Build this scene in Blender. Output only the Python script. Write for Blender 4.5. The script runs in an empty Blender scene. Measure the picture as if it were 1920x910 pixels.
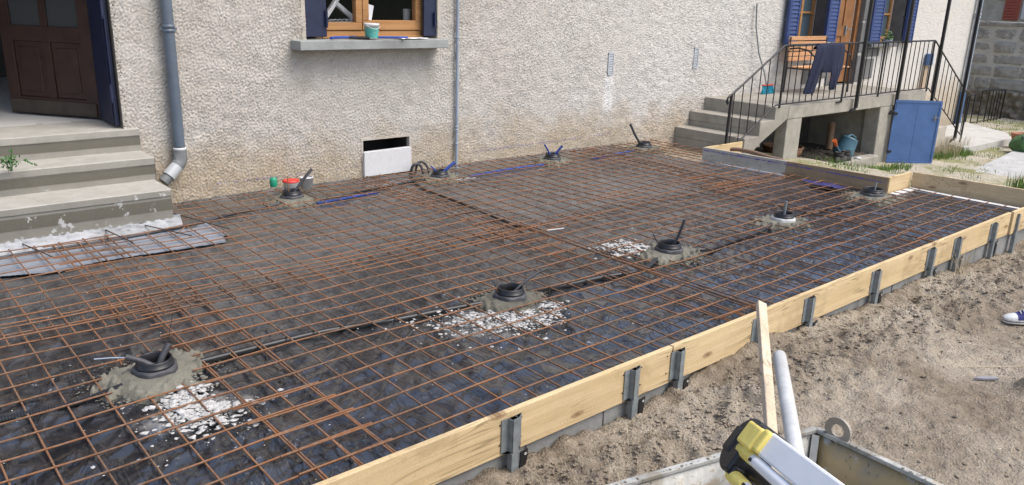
import bpy, math, random
import numpy as np
from mathutils import Vector, Matrix
random.seed(7); RNG = np.random.default_rng(11)
C = bpy.context.scene.collection
R_ = math.radians

# ------------------------------------------------------------------ camera, world, sun, exposure
CAM = np.array([0.0, 0.0, 1.85]); FPX = 1496.64
YAW, PITCH, ROLL = 0.71500941, 0.29671387, 0.030242
_f = np.array([math.sin(YAW)*math.cos(PITCH), math.cos(YAW)*math.cos(PITCH), -math.sin(PITCH)])
_r = np.array([math.cos(YAW), -math.sin(YAW), 0.0]); _u = np.cross(_r, _f)
_r, _u = math.cos(ROLL)*_r+math.sin(ROLL)*_u, -math.sin(ROLL)*_r+math.cos(ROLL)*_u
cam = bpy.data.objects.new("camera", bpy.data.cameras.new("camera")); C.objects.link(cam)
cam.data.sensor_width = 36; cam.data.lens = FPX/1920*36; cam.data.clip_start = .05; cam.data.clip_end = 500
M = Matrix.Identity(4)
for i in range(3):
    M[i][0] = _r[i]; M[i][1] = _u[i]; M[i][2] = -_f[i]; M[i][3] = CAM[i]
cam.matrix_world = M
bpy.context.scene.camera = cam

SUN_EL, SUN_AZ = 58, 150          # azimuth from +Y clockwise
w = bpy.data.worlds.new("World"); bpy.context.scene.world = w; w.use_nodes = True
nt = w.node_tree; bgn = nt.nodes["Background"]
sky = nt.nodes.new("ShaderNodeTexSky"); sky.sky_type = 'NISHITA'; sky.sun_disc = False
sky.sun_elevation = R_(SUN_EL); sky.sun_rotation = R_(SUN_AZ); sky.air_density = 1.0; sky.dust_density = 3.4; sky.ozone_density = 1.0
nt.links.new(sky.outputs[0], bgn.inputs[0]); bgn.inputs[1].default_value = 0.15
sd = bpy.data.lights.new("sun", 'SUN'); sd.energy = 1.4; sd.angle = R_(40); sd.color = (1, .975, .935)
so = bpy.data.objects.new("sun", sd); C.objects.link(so)
_sv = Vector((math.sin(R_(SUN_AZ))*math.cos(R_(SUN_EL)), math.cos(R_(SUN_AZ))*math.cos(R_(SUN_EL)), math.sin(R_(SUN_EL))))
so.rotation_euler = (-_sv).to_track_quat('-Z', 'Y').to_euler()
vs = bpy.context.scene.view_settings
vs.view_transform = 'Standard'; vs.look = 'None'; vs.exposure = 0.76; vs.gamma = 1.0

def at(px, py, d):
    """point d metres in front of the camera along the photo direction (px, py)"""
    return Vector(CAM + (_r*(px-960)/FPX - _u*(py-455)/FPX + _f)*d)

# ------------------------------------------------------------------ mesh helpers
class MB:
    def __init__(s): s.v = []; s.f = []; s.sm = []
    def add(s, vs_, fs, smooth=False):
        o = len(s.v); s.v += [tuple(map(float, p)) for p in vs_]; s.f += [tuple(i+o for i in f) for f in fs]; s.sm += [smooth]*len(fs); return s
    def box(s, x0, x1, y0, y1, z0, z1):
        return s.add([(x0,y0,z0),(x1,y0,z0),(x1,y1,z0),(x0,y1,z0),(x0,y0,z1),(x1,y0,z1),(x1,y1,z1),(x0,y1,z1)],
                     [(0,3,2,1),(4,5,6,7),(0,1,5,4),(1,2,6,5),(2,3,7,6),(3,0,4,7)])
    def beam(s, a, b, w_, h, up=(0,0,1), taper=1.0):
        a = Vector(a); b = Vector(b); d = (b-a).normalized(); up = Vector(up)
        sd_ = d.cross(up)
        if sd_.length < 1e-4: sd_ = d.cross(Vector((1,0,0)))
        sd_.normalize(); u = sd_.cross(d).normalized()
        P = []
        for q, k in ((a, 1), (b, taper)):
            for i, j in ((-1,-1),(1,-1),(1,1),(-1,1)): P.append(q+sd_*(i*w_/2*k)+u*(j*h/2*k))
        return s.add(P, [(0,3,2,1),(4,5,6,7),(0,1,5,4),(1,2,6,5),(2,3,7,6),(3,0,4,7)])
    def prism(s, poly, axis, a, b):
        """poly: 2-D points; axis 'x','y','z' is the extrusion axis"""
        n = len(poly); P = []
        for t in (a, b):
            for (p, q) in poly:
                P.append({'x': (t,p,q), 'y': (p,t,q), 'z': (p,q,t)}[axis])
        return s.add(P, [tuple(range(n))[::-1], tuple(range(n, 2*n))]+[(i, (i+1)%n, n+(i+1)%n, n+i) for i in range(n)])
    def tube(s, pts, r, n=8, cap=True, smooth=True):
        pts = [Vector(p) for p in pts]; N = len(pts); rr = r if isinstance(r, (list, tuple)) else [r]*N
        P = []; prev = None
        for i, p in enumerate(pts):
            d = (pts[min(i+1, N-1)]-pts[max(i-1, 0)]).normalized()
            if prev is None:
                prev = d.orthogonal().normalized()
            prev = (prev-d*prev.dot(d)).normalized(); b2 = d.cross(prev)
            for k in range(n):
                a = 2*math.pi*k/n; P.append(p+(prev*math.cos(a)+b2*math.sin(a))*rr[i])
        F = [(i*n+k, i*n+(k+1)%n, (i+1)*n+(k+1)%n, (i+1)*n+k) for i in range(N-1) for k in range(n)]
        s.add(P, F, smooth)
        if cap: s.add([P[k] for k in range(n)]+[P[(N-1)*n+k] for k in range(n)], [tuple(range(n))[::-1], tuple(range(n, 2*n))])
        return s
    def lathe(s, c, prof, n=24, axis=(0,0,1), smooth=True, close=False):
        ax = Vector(axis).normalized(); e1 = ax.orthogonal().normalized() if abs(ax.z) < .999 else Vector((1,0,0)); e2 = ax.cross(e1); c = Vector(c)
        P = [c+ax*z+(e1*math.cos(2*math.pi*k/n)+e2*math.sin(2*math.pi*k/n))*r for (r, z) in prof for k in range(n)]
        m = len(prof); rng = range(m if close else m-1)
        return s.add(P, [(i*n+k, i*n+(k+1)%n, ((i+1)%m)*n+(k+1)%n, ((i+1)%m)*n+k) for i in rng for k in range(n)], smooth)
    def quad(s, a, b, c, d): return s.add([a,b,c,d], [(0,1,2,3)])
    def build(s, name, mat, parent=None, bevel=0, solid=0, loc=None):
        me = bpy.data.meshes.new(name); me.from_pydata(s.v, [], s.f); me.update()
        me.polygons.foreach_set('use_smooth', s.sm)
        if mat: me.materials.append(mat)
        o = bpy.data.objects.new(name, me); C.objects.link(o)
        if loc is not None:
            L = Vector(loc)
            me.transform(Matrix.Translation(-L)); o.location = L
        if parent is not None:
            o.parent = parent; o.matrix_parent_inverse = Matrix.Translation(-parent.location)
        if bevel:
            b = o.modifiers.new("bevel", 'BEVEL'); b.width = bevel; b.segments = 2; b.limit_method = 'ANGLE'
        if solid:
            b = o.modifiers.new("solid", 'SOLIDIFY'); b.thickness = solid; b.offset = 0
        return o
def tag(o, label=None, cat=None, group=None, kind=None):
    if label: o['label'] = label
    if cat: o['category'] = cat
    if group: o['group'] = group
    if kind: o['kind'] = kind
    return o
def thing(name, loc, label, cat, group=None):
    o = bpy.data.objects.new(name, None); o.empty_display_size = .1; C.objects.link(o); o.location = loc
    return tag(o, label, cat, group)
def grid_obj(name, xs, ys, Z, mat, parent=None, mask=None, plane='xy', smooth=True):
    """regular sheet from coordinates; Z is the third coordinate array [len(ys), len(xs)]"""
    nx, ny = len(xs), len(ys); X, Y = np.meshgrid(xs, ys)
    if plane == 'xy': co = np.stack([X, Y, Z], -1)
    elif plane == 'xz': co = np.stack([X, Z, Y], -1)
    else: co = np.stack([Z, X, Y], -1)
    idx = np.arange(nx*ny).reshape(ny, nx)
    q = np.stack([idx[:-1,:-1], idx[:-1,1:], idx[1:,1:], idx[1:,:-1]], -1)
    if mask is not None: q = q[mask[:-1,:-1] & mask[1:,1:] & mask[:-1,1:] & mask[1:,:-1]]
    q = q.reshape(-1, 4)
    used = np.zeros(nx*ny, bool); used[q.ravel()] = True
    remap = np.cumsum(used)-1; co = co.reshape(-1, 3)[used]; q = remap[q]
    me = bpy.data.meshes.new(name); me.vertices.add(len(co)); me.vertices.foreach_set('co', co.ravel())
    me.loops.add(q.size); me.loops.foreach_set('vertex_index', q.ravel())
    me.polygons.add(len(q)); me.polygons.foreach_set('loop_start', np.arange(len(q))*4); me.polygons.foreach_set('loop_total', np.full(len(q), 4))
    me.polygons.foreach_set('use_smooth', np.full(len(q), smooth)); me.update(calc_edges=True); me.validate()
    me.materials.append(mat)
    o = bpy.data.objects.new(name, me); C.objects.link(o)
    if parent is not None: o.parent = parent; o.matrix_parent_inverse = Matrix.Translation(-parent.location)
    return o
def band(seed, lam, width=.45, n=1024, cell=.01):
    """periodic band-pass noise texture, wavelength lam (m), texel cell (m)"""
    r = np.random.default_rng(seed); F = np.fft.fft2(r.standard_normal((n, n)))
    k = np.fft.fftfreq(n, cell); K = np.hypot(k[:,None], k[None,:]); K[0,0] = 1e-6
    G = np.exp(-(np.log(K*lam))**2/(2*width**2)); G[0,0] = 0
    t = np.real(np.fft.ifft2(F*G)); return t/t.std(), cell
def rock(mb, c, r, rnd):
    # squashed irregular octa-like rock
    n1, n2 = 5, 3; P = [Vector(c)+Vector((0,0,r*.6*rnd.uniform(.6,1)))]
    for i in range(n1):
        a = 2*math.pi*i/n1+rnd.uniform(-.4,.4); P.append(Vector(c)+Vector((math.cos(a)*r*rnd.uniform(.6,1.1), math.sin(a)*r*rnd.uniform(.6,1.1), r*rnd.uniform(.0,.35))))
    P.append(Vector(c)-Vector((0,0,r*.4)))
    mb.add(P, [(0,1+i,1+(i+1)%n1) for i in range(n1)]+[(6,1+(i+1)%n1,1+i) for i in range(n1)])
def samp(tex, x, y, sx=1, sy=1):
    t, c = tex; n = t.shape[0]; u = (np.asarray(x)*sx/c) % n; v = (np.asarray(y)*sy/c) % n
    i = u.astype(int); j = v.astype(int); a = u-i; b = v-j; i %= n; j %= n; i1 = (i+1) % n; j1 = (j+1) % n
    return (t[j,i]*(1-a)*(1-b)+t[j,i1]*a*(1-b)+t[j1,i]*(1-a)*b+t[j1,i1]*a*b)
def sstep(a, b, x):
    t = np.clip((np.asarray(x, float)-a)/(b-a), 0, 1); return t*t*(3-2*t)

# ------------------------------------------------------------------ materials
class NM:
    """small node-material builder"""
    def __init__(s, name, rough=.8, metal=0, spec=.5):
        s.m = bpy.data.materials.new(name); s.m.use_nodes = True; s.t = s.m.node_tree; s.b = s.t.nodes["Principled BSDF"]
        s.b.inputs['Roughness'].default_value = rough; s.b.inputs['Metallic'].default_value = metal; s.b.inputs['Specular IOR Level'].default_value = spec
        s.tc = s.t.nodes.new("ShaderNodeTexCoord"); s.g = s.t.nodes.new("ShaderNodeNewGeometry")
    def L(s, a, b): s.t.links.new(a, b)
    def map(s, scale=(1,1,1), rot=(0,0,0), loc=(0,0,0), world=True):
        n = s.t.nodes.new("ShaderNodeMapping"); n.inputs['Scale'].default_value = scale; n.inputs['Rotation'].default_value = rot; n.inputs['Location'].default_value = loc
        s.L(s.g.outputs['Position'] if world else s.tc.outputs['Object'], n.inputs[0]); return n.outputs[0]
    def noise(s, scale, detail=4, rough=.55, vec=None, dist=0):
        n = s.t.nodes.new("ShaderNodeTexNoise"); n.inputs['Scale'].default_value = scale; n.inputs['Detail'].default_value = detail; n.inputs['Roughness'].default_value = rough; n.inputs['Distortion'].default_value = dist
        s.L(vec if vec is not None else s.map(), n.inputs['Vector']); return n.outputs['Fac']
    def voro(s, scale, vec=None, feat='F1', rnd=1):
        n = s.t.nodes.new("ShaderNodeTexVoronoi"); n.feature = feat; n.inputs['Scale'].default_value = scale; n.inputs['Randomness'].default_value = rnd
        s.L(vec if vec is not None else s.map(), n.inputs['Vector']); return n
    def wave(s, scale, vec, dist=4, detail=2, dscale=1, kind='BANDS', dirn='Z'):
        n = s.t.nodes.new("ShaderNodeTexWave"); n.wave_type = kind; n.inputs['Scale'].default_value = scale; n.inputs['Distortion'].default_value = dist
        if kind == 'BANDS': n.bands_direction = dirn
        n.inputs['Detail'].default_value = detail; n.inputs['Detail Scale'].default_value = dscale; s.L(vec, n.inputs['Vector']); return n.outputs['Fac']
    def ramp(s, fac, stops, interp='LINEAR'):
        n = s.t.nodes.new("ShaderNodeValToRGB"); n.color_ramp.interpolation = interp; e = n.color_ramp.elements
        while len(e) < len(stops): e.new(.5)
        for i, (p, c) in enumerate(stops):
            e[i].position = p; e[i].color = (c, c, c, 1) if isinstance(c, (int, float)) else (*c, 1)
        s.L(fac, n.inputs[0]); return n.outputs[0]
    def mix(s, fac, a, b, mode='MIX'):
        n = s.t.nodes.new("ShaderNodeMix"); n.data_type = 'RGBA'; n.blend_type = mode
        for v, i in ((fac, 0), (a, 6), (b, 7)):
            if isinstance(v, (int, float)): n.inputs[i].default_value = v if i == 0 else (v, v, v, 1)
            elif isinstance(v, tuple): n.inputs[i].default_value = (*v, 1)
            else: s.L(v, n.inputs[i])
        return n.outputs[2]
    def math(s, op, a, b=0.0, clamp=False):
        n = s.t.nodes.new("ShaderNodeMath"); n.operation = op; n.use_clamp = clamp
        for v, i in ((a, 0), (b, 1)):
            if isinstance(v, (int, float)): n.inputs[i].default_value = v
            else: s.L(v, n.inputs[i])
        return n.outputs[0]
    def sep(s, v=None):
        n = s.t.nodes.new("ShaderNodeSeparateXYZ"); s.L(v if v is not None else s.g.outputs['Position'], n.inputs[0]); return n.outputs
    def base(s, c):
        if isinstance(c, tuple): s.b.inputs['Base Color'].default_value = (*c, 1)
        else: s.L(c, s.b.inputs['Base Color'])
        return s
    def rough(s, r): s.L(r, s.b.inputs['Roughness']); return s
    def bump(s, h, strength=.5, dist=.01, prev=None):
        n = s.t.nodes.new("ShaderNodeBump"); n.inputs['Strength'].default_value = strength; n.inputs['Distance'].default_value = dist
        s.L(h, n.inputs['Height']); s.L(n.outputs[0], s.b.inputs['Normal']); return s
def simple(name, col, rough=.6, metal=0, spec=.5, var=.12, scale=12, bump=0, bdist=.003):
    n = NM(name, rough, metal, spec); f = n.noise(scale, 5, .6)
    lo = tuple(c*(1-var) for c in col); hi = tuple(min(1, c*(1+var)) for c in col)
    n.base(n.ramp(f, [(.3, lo), (.7, hi)]))
    if bump: n.bump(n.noise(scale*6, 4, .6), bump, bdist)
    return n.m

def m_render():
    n = NM("roughcast_render", .92, spec=.2)
    x, y, z = n.sep()
    big = n.noise(.9, 5, .6); mid = n.noise(5, 4, .6); fine = n.noise(70, 3, .7)
    c = n.ramp(mid, [(.3, (.50,.468,.415)), (.7, (.58,.55,.50))])
    c = n.mix(n.ramp(fine, [(.35, 1), (.6, 0)]), c, n.mix(.30, c, (.25,.21,.17)))
    c = n.mix(n.ramp(big, [(.42, 0), (.62, .35)]), c, (.46,.41,.35))
    # whiter further along: the brighter overcast light there is put into the colour
    c = n.mix(n.math('MULTIPLY', n.math('SMOOTH_MIN', n.math('DIVIDE', n.math('SUBTRACT', x, 5.5), 3.5, True), 1), .55), c, (.67,.65,.62))
    # earth splashed up the foot of the wall
    sp = n.math('SUBTRACT', n.math('ADD', n.math('MULTIPLY', n.noise(2.2, 5, .65), 1.1), .02), z)
    sp = n.ramp(sp, [(.0, 0), (.25, .55), (.50, .9)])
    c = n.mix(n.math('MULTIPLY', sp, n.ramp(n.noise(30, 3, .6), [(.3, .55), (.7, 1)])), c, (.40,.31,.20))
    # lime run below the first grille
    dx = n.math('ABSOLUTE', n.math('SUBTRACT', x, 7.80)); run = n.math('MULTIPLY', n.ramp(dx, [(.05, 1), (.11, 0)]), n.ramp(z, [(.45, 0), (.6, .6), (.93, .6), (.95, 0)]))
    c = n.mix(n.math('MULTIPLY', run, n.ramp(n.noise(16, 4, .7), [(.35, 0), (.55, 1)])), c, (.85,.85,.84))
    # water stains under the window sill ends
    for cx in (3.5, 4.95):
        dx = n.math('ABSOLUTE', n.math('SUBTRACT', x, cx)); run = n.math('MULTIPLY', n.ramp(dx, [(.0, 1), (.16, 0)]), n.ramp(z, [(.8, 0), (1.3, .4), (1.34, .4)]))
        c = n.mix(n.math('MULTIPLY', run, n.ramp(n.noise(9, 4, .7), [(.3, .2), (.6, 1)])), c, (.30,.26,.21))
    n.base(c); n.bump(n.noise(160, 3, .7), .5, .002); return n.m
def m_concrete(name, a, b, dark=(.22,.20,.17), bump=.5, stain=.5, rough=.9):
    n = NM(name, rough, spec=.25); f = n.noise(6, 6, .65); g = n.noise(1.6, 5, .6); h = n.noise(90, 3, .7)
    c = n.ramp(f, [(.3, a), (.7, b)])
    c = n.mix(n.math('MULTIPLY', n.ramp(g, [(.5, 0), (.68, 1)]), stain), c, dark)
    c = n.mix(n.ramp(h, [(.3, .35), (.5, 0)]), c, dark)
    n.base(c); n.bump(n.math('ADD', n.math('MULTIPLY', h, .5), f), bump, .006); return n.m
def m_step():
    n = NM("cast_concrete_steps", .9, spec=.25); x, y, z = n.sep(); nz = n.sep(n.g.outputs['Normal'])[2]
    f = n.noise(7, 6, .65); h = n.noise(110, 3, .7)
    c = n.ramp(f, [(.3, (.35,.335,.29)), (.7, (.45,.43,.38))])
    # tide marks on the risers: each riser weathers in three bands
    for z0, z1 in ((.115, .34), (.34, .525), (.525, .715)):
        t = n.math('DIVIDE', n.math('SUBTRACT', n.math('ADD', z, n.math('MULTIPLY', n.noise(3, 4, .6), .012)), z0), z1-z0)
        band_ = n.ramp(t, [(0.0, .2), (.02, .35), (.26, .45), (.30, 1), (.66, .95), (.70, .25), (.97, .2), (1.0, 0)])
        c = n.mix(n.math('MULTIPLY', band_, n.ramp(nz, [(.3, .88), (.6, 0)])), c, (.10,.09,.068))
    # flaked white paint
    wv = n.math('MULTIPLY', n.ramp(n.noise(9, 5, .7), [(.60, 0), (.64, .8)]), n.ramp(z, [(.30, 1), (.345, .7), (.36, 0)]))
    c = n.mix(n.math('MULTIPLY', wv, n.ramp(nz, [(.3, .7), (.6, 0)])), c, (.72,.72,.70))
    n.base(n.mix(n.ramp(h, [(.3, .3), (.5, 0)]), c, (.2,.19,.16))); n.bump(n.math('ADD', h, f), .45, .005); return n.m
def m_timber(name, a, b, scale=1.0, stain=0.0, dirn='X', knots=True):
    n = NM(name, .75, spec=.25); st = {'X': (.9, 22, 22), 'Y': (22, .9, 22)}[dirn]
    v = n.map(tuple(k*scale for k in st)); f = n.noise(1.0, 6, .65, v, .3)
    v2 = n.map({'X': (.35, 7, 7), 'Y': (7, .35, 7)}[dirn]); g = n.noise(1.0, 2, .5, v2, 1.5); g = n.math('FRACT', n.math('MULTIPLY', g, 16))
    c = n.ramp(f, [(.3, a), (.7, b)])
    c = n.mix(n.math('MULTIPLY', n.ramp(g, [(.0, .0), (.70, .0), (.90, .9), (1, 0)]), n.ramp(n.noise(1.9, 3, .5), [(.46, .12), (.56, 1)])), c, tuple(k*.5 for k in a))
    c = n.mix(n.math('MULTIPLY', n.ramp(n.noise(3.3, 5, .6), [(.56, 0), (.64, .35)]), 1), c, tuple(k*.55 for k in a)); c = n.mix(n.ramp(n.noise(120, 3, .7), [(.34, .35), (.46, 0)]), c, tuple(k*.55 for k in a))
    if knots:
        X_, Y_, Z_ = n.sep(); cb = n.t.nodes.new("ShaderNodeCombineXYZ"); n.L(n.math('MULTIPLY', X_ if dirn == 'X' else Y_, 1.9), cb.inputs[0]); n.L(n.math('MULTIPLY', Z_, 5.2), cb.inputs[1])
        vv = n.voro(1.0, cb.outputs[0]); vv.voronoi_dimensions = '2D'
        gate = n.ramp(n.sep(vv.outputs['Color'])[0], [(.35, 0), (.40, 1)])
        c = n.mix(n.math('MULTIPLY', gate, n.ramp(vv.outputs['Distance'], [(.025, .95), (.045, .45), (.07, .7), (.085, 0)])), c, (.19,.10,.045))
        rg = n.math('FRACT', n.math('MULTIPLY', n.math('ADD', vv.outputs['Distance'], n.math('MULTIPLY', f, .10)), 26))
        c = n.mix(n.math('MULTIPLY', n.math('MULTIPLY', gate, n.ramp(vv.outputs['Distance'], [(.08, .75), (.26, 0)])), n.ramp(rg, [(.6, 0), (.9, 1), (1, 0)])), c, tuple(k*.5 for k in a))
        c = n.mix(n.math('MULTIPLY', n.ramp(n.noise(14, 6, .8), [(.62, 0), (.68, .6)]), n.ramp(n.noise(1.2, 3, .5), [(.5, 0), (.6, 1)])), c, (.30,.27,.22))
    if stain: c = n.mix(n.math('MULTIPLY', n.ramp(n.noise(2.2, 6, .7), [(.45, 0), (.62, 1)]), stain), c, (.26,.19,.12))
    n.base(c); n.bump(n.math('ADD', f, n.math('MULTIPLY', g, .15)), .3, .003); return n.m
def m_membrane():
    n = NM("black_polythene", .3, spec=.6); x, y, z = n.sep()
    d1 = n.noise(5.5, 8, .72, dist=.6); d2 = n.noise(.75, 4, .6); d3 = n.noise(38, 4, .7, n.map((1, .35, 1), (0, 0, .6)))
    n.b.inputs['IOR'].default_value = 1.6; dust = n.math('MULTIPLY', n.ramp(d1, [(.42, .04), (.70, 1)]), n.ramp(d2, [(.36, .30), (.62, 1)]))
    far = n.math('ADD', n.math('MULTIPLY', n.math('SUBTRACT', y, 3.9), .5, True), .28, True)
    dust = n.math('MULTIPLY', dust, n.math('ADD', far, 0), True)
    mud = n.math('MULTIPLY', n.ramp(n.noise(1.9, 7, .7), [(.50, 0), (.66, .75)]), n.ramp(y, [(3.6, 0), (1, 1)]) if False else far)
    c = n.mix(dust, (.014,.015,.018), (.17,.166,.16))
    mud = n.math('MULTIPLY', n.math('SUBTRACT', far, .22), n.ramp(n.noise(2.3, 7, .72), [(.36, .25), (.60, 1)]), True); c = n.mix(mud, c, (.105,.104,.102))
    c = n.mix(n.math('MULTIPLY', n.ramp(d3, [(.62, 0), (.75, 1)]), n.ramp(d2, [(.5, 0), (.7, .5)])), c, (.42,.41,.39))
    # lime dust trodden out round the three stone heaps
    for hx, hy, hr in ((1.05, 3.38, .34), (2.86, 3.40, .50), (4.60, 3.90, .30)):
        q = n.math('ADD', n.math('POWER', n.math('SUBTRACT', x, hx), 2), n.math('POWER', n.math('MULTIPLY', n.math('SUBTRACT', y, hy), 1.5), 2)); q = n.math('DIVIDE', n.math('SQRT', q), hr)
        q = n.math('ADD', q, n.math('MULTIPLY', n.noise(9, 6, .75), 1.3)); c = n.mix(n.ramp(n.math('MULTIPLY', q, .5), [(.50, .75), (.72, .0)]), c, (.36,.35,.33))
    n.base(c); n.rough(n.ramp(n.math('ADD', dust, mud), [(.0, .20), (.3, .32), (1, .55)]))
    fv = n.map((1, .22, 1), (0, 0, .62)); soft = n.noise(3.2, 3, .5, fv, 1.2)
    cre = n.math('ABSOLUTE', n.math('SUBTRACT', n.noise(5.5, 3, .55, n.map((1, .30, 1), (0, 0, .95)), 1.6), .5)); cre = n.ramp(cre, [(0, 1), (.07, .35), (.2, 0)])
    zone = n.ramp(n.noise(1.1, 3, .5), [(.40, .12), (.62, 1)])
    n.bump(n.math('ADD', n.math('MULTIPLY', soft, 1.2), n.math('MULTIPLY', cre, n.math('MULTIPLY', zone, .30))), .8, .06); n.b.inputs['Coat Weight'].default_value = .6; n.b.inputs['Coat IOR'].default_value = 1.7; n.b.inputs['Coat Roughness'].default_value = .12; return n.m
def m_rust():
    n = NM("rusty_steel", .85, spec=.2); f = n.noise(2.5, 4, .6); g = n.noise(45, 3, .6)
    c = n.ramp(f, [(.35, (.135,.074,.044)), (.65, (.27,.118,.052))]); c = n.mix(n.ramp(g, [(.4, 0), (.7, .5)]), c, (.28,.21,.16))
    n.base(c); return n.m
def m_soil():
    n = NM("dry_soil", .97, spec=.12); a = n.noise(1.1, 6, .6); b = n.noise(14, 6, .7); d = n.noise(95, 4, .7)
    c = n.ramp(b, [(.3, (.195,.160,.118)), (.72, (.385,.325,.245))])
    c = n.mix(n.ramp(a, [(.42, 0), (.62, .65)]), c, (.50,.44,.35)); c = n.mix(n.ramp(d, [(.38, .6), (.48, 0)]), c, (.17,.13,.095))
    c = n.mix(n.ramp(n.noise(60, 2, .5), [(.69, 0), (.73, .8)]), c, (.55,.52,.47)); c = n.mix(n.ramp(n.noise(2.6, 7, .72), [(.48, 0), (.62, .55)]), c, (.20,.155,.11))
    # the yard beyond the formwork is pale grit with thin moss
    x, y, z = n.sep(); yard = n.ramp(n.math('ADD', n.math('MULTIPLY', n.math('SUBTRACT', x, 9.0), .8), n.math('MULTIPLY', b, .5)), [(.2, 0), (.9, 1)])
    grit = n.ramp(n.noise(26, 6, .75), [(.3, (.34,.29,.20)), (.7, (.62,.57,.47))])
    moss = n.math('MULTIPLY', n.ramp(n.noise(1.4, 6, .68), [(.47, 0), (.58, 1)]), n.ramp(n.noise(20, 4, .7), [(.35, .4), (.6, 1)]))
    grit = n.mix(moss, grit, (.21,.22,.07)); c = n.mix(yard, c, grit)
    n.base(c); n.bump(n.math('ADD', n.math('ADD', d, b), n.math('MULTIPLY', n.voro(80).outputs['Distance'], .65)), 1.0, .012); return n.m
def m_stonewall():
    n = NM("grey_field_stone", .95, spec=.2); v = n.map((1, 1, 1))
    f = n.noise(5, 7, .7); g = n.noise(1.3, 3, .5)
    c = n.ramp(f, [(.3, (.20,.195,.185)), (.7, (.44,.43,.41))]); c = n.mix(n.ramp(g, [(.4, 0), (.65, .35)]), c, (.31,.29,.255)); n.base(c); n.bump(f, .9, .03); return n.m
def m_hopper(name="worn_painted_steel", ochre=.8, thr=.50):
    n = NM(name, .6, spec=.4); a = n.noise(9, 8, .75); b = n.noise(26, 5, .7); e = n.noise(4.5, 5, .6)
    c = n.ramp(b, [(.3, (.33,.325,.295)), (.7, (.52,.51,.47))])
    c = n.mix(n.math('MULTIPLY', n.ramp(a, [(thr, 0), (thr+.06, .9)]), ochre), c, (.33,.235,.10))
    c = n.mix(n.ramp(e, [(.47, 0), (.60, .75)]), c, (.20,.19,.165)); c = n.mix(n.ramp(n.noise(34, 5, .75), [(.60, 0), (.65, .8)]), c, (.10,.075,.055))
    n.base(c); n.bump(n.math('ADD', a, b), .35, .004); return n.m
def m_louvre(name, col):
    n = NM(name, .5); x, y, z = n.sep(); wv = n.math('FRACT', n.math('MULTIPLY', z, 1/.062))
    n.base(n.mix(n.ramp(n.noise(12, 4, .6), [(.3, 0), (.7, .5)]), col, tuple(min(1, k*1.35) for k in col))); n.bump(n.ramp(wv, [(0, 0), (.15, 1), (.8, .5), (1, 0)]), .7, .01); return n.m

RENDER = m_render(); STEP = m_step(); MEMB = m_membrane(); RUST = m_rust(); SOIL = m_soil(); STONE = m_stonewall(); HOP = m_hopper()
CONC = m_concrete("weathered_concrete", (.27,.25,.21), (.40,.375,.32))
CONC_L = m_concrete("pale_concrete", (.44,.43,.395), (.55,.54,.505), stain=.2)
CONC_SHADE = m_concrete("shaded_recess_concrete", (.065,.060,.052), (.125,.115,.10), (.06,.055,.05))  # darkened concrete: shade under porch and stairs is in its colour
BLOCK = m_concrete("grey_block", (.22,.22,.21), (.31,.31,.295), (.14,.135,.12), .5, .5)
SILL = m_concrete("grey_sill", (.26,.27,.26), (.36,.37,.355), (.17,.17,.16), .4, .6)
MORTAR = m_concrete("fresh_mortar", (.135,.128,.10), (.225,.212,.17), (.07,.065,.05), 1, .8)
WHITEWASH = m_concrete("white_painted_footing", (.30,.305,.31), (.50,.51,.52), (.20,.20,.19), 1, 1)
TIMBER = m_timber("sawn_spruce_board", (.56,.41,.215), (.70,.54,.32), stain=.14)
TIMBER_Y = m_timber("sawn_spruce_board_short", (.56,.41,.23), (.72,.57,.36), dirn='Y', stain=.25)
BROWNPLY = m_timber("brown_stained_board", (.30,.22,.13), (.42,.31,.19), dirn='Y', knots=False, stain=.5)
PALEPLY = m_timber("grey_cement_stained_board", (.42,.395,.34), (.54,.51,.45), dirn='Y', knots=False, stain=.2)
DOORWOOD = simple("dark_brown_door_wood", (.038,.017,.012), .5, var=.3, scale=7, bump=.2)
KICK = simple("scuffed_kick_board", (.05,.038,.028), .6, var=.3)
OAK = m_timber("varnished_oak", (.36,.18,.07), (.48,.26,.11), knots=False)
OAKD = simple("brown_door_timber", (.26,.115,.04), .5, var=.25, scale=5)
BENCHW = m_timber("bench_slat_wood", (.46,.24,.12), (.66,.38,.20), knots=False)
BLUES = simple("blue_shutter_frame", (.030,.058,.175), .5)
NAVY = simple("navy_painted_metal", (.014,.020,.055), .45, var=.2, bump=.1)
BLUE = m_louvre("blue_louvre_paint", (.028,.052,.155))
BLUEP = simple("blue_sheet_metal_paint", (.070,.145,.33), .5, var=.16, scale=4, bump=.1)
BLUEH = simple("blue_plastic_duct", (.018,.055,.27), .45)
IRON = simple("black_painted_iron", (.012,.012,.013), .45, var=.3)
BLKP = simple("black_plastic", (.014,.014,.015), .38, var=.35, scale=25, bump=.15)
DUCT = simple("dusty_black_duct", (.05,.05,.055), .55, var=.35, scale=20)
GALV = simple("galvanised_steel", (.21,.232,.235), .5, metal=.1, var=.25, scale=25, bump=.1)
ZINC = simple("pale_blue_grey_pipe", (.29,.34,.41), .45, var=.1, scale=8)
PVC = simple("grey_pvc", (.105,.13,.165), .4, var=.12, scale=4)
PVCG = simple("elbow_grey_pvc", (.17,.18,.18), .5, var=.12)
PVCL = simple("light_grey_pvc", (.42,.44,.44), .4, var=.08)
WHITE = simple("white_plastic", (.62,.62,.60), .45, var=.06)
WHITEP = simple("white_pvc_tube", (.50,.50,.48), .45, var=.2, scale=14)
GREYFILM = simple("grey_plastic_film", (.23,.25,.28), .6, var=.15, scale=5, bump=.2)
POLY = simple("white_polystyrene", (.60,.595,.585), .85, var=.05, scale=30, bump=.3)
ALU = simple("brushed_aluminium", (.88,.88,.88), .45, metal=.0, var=.04)
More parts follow.
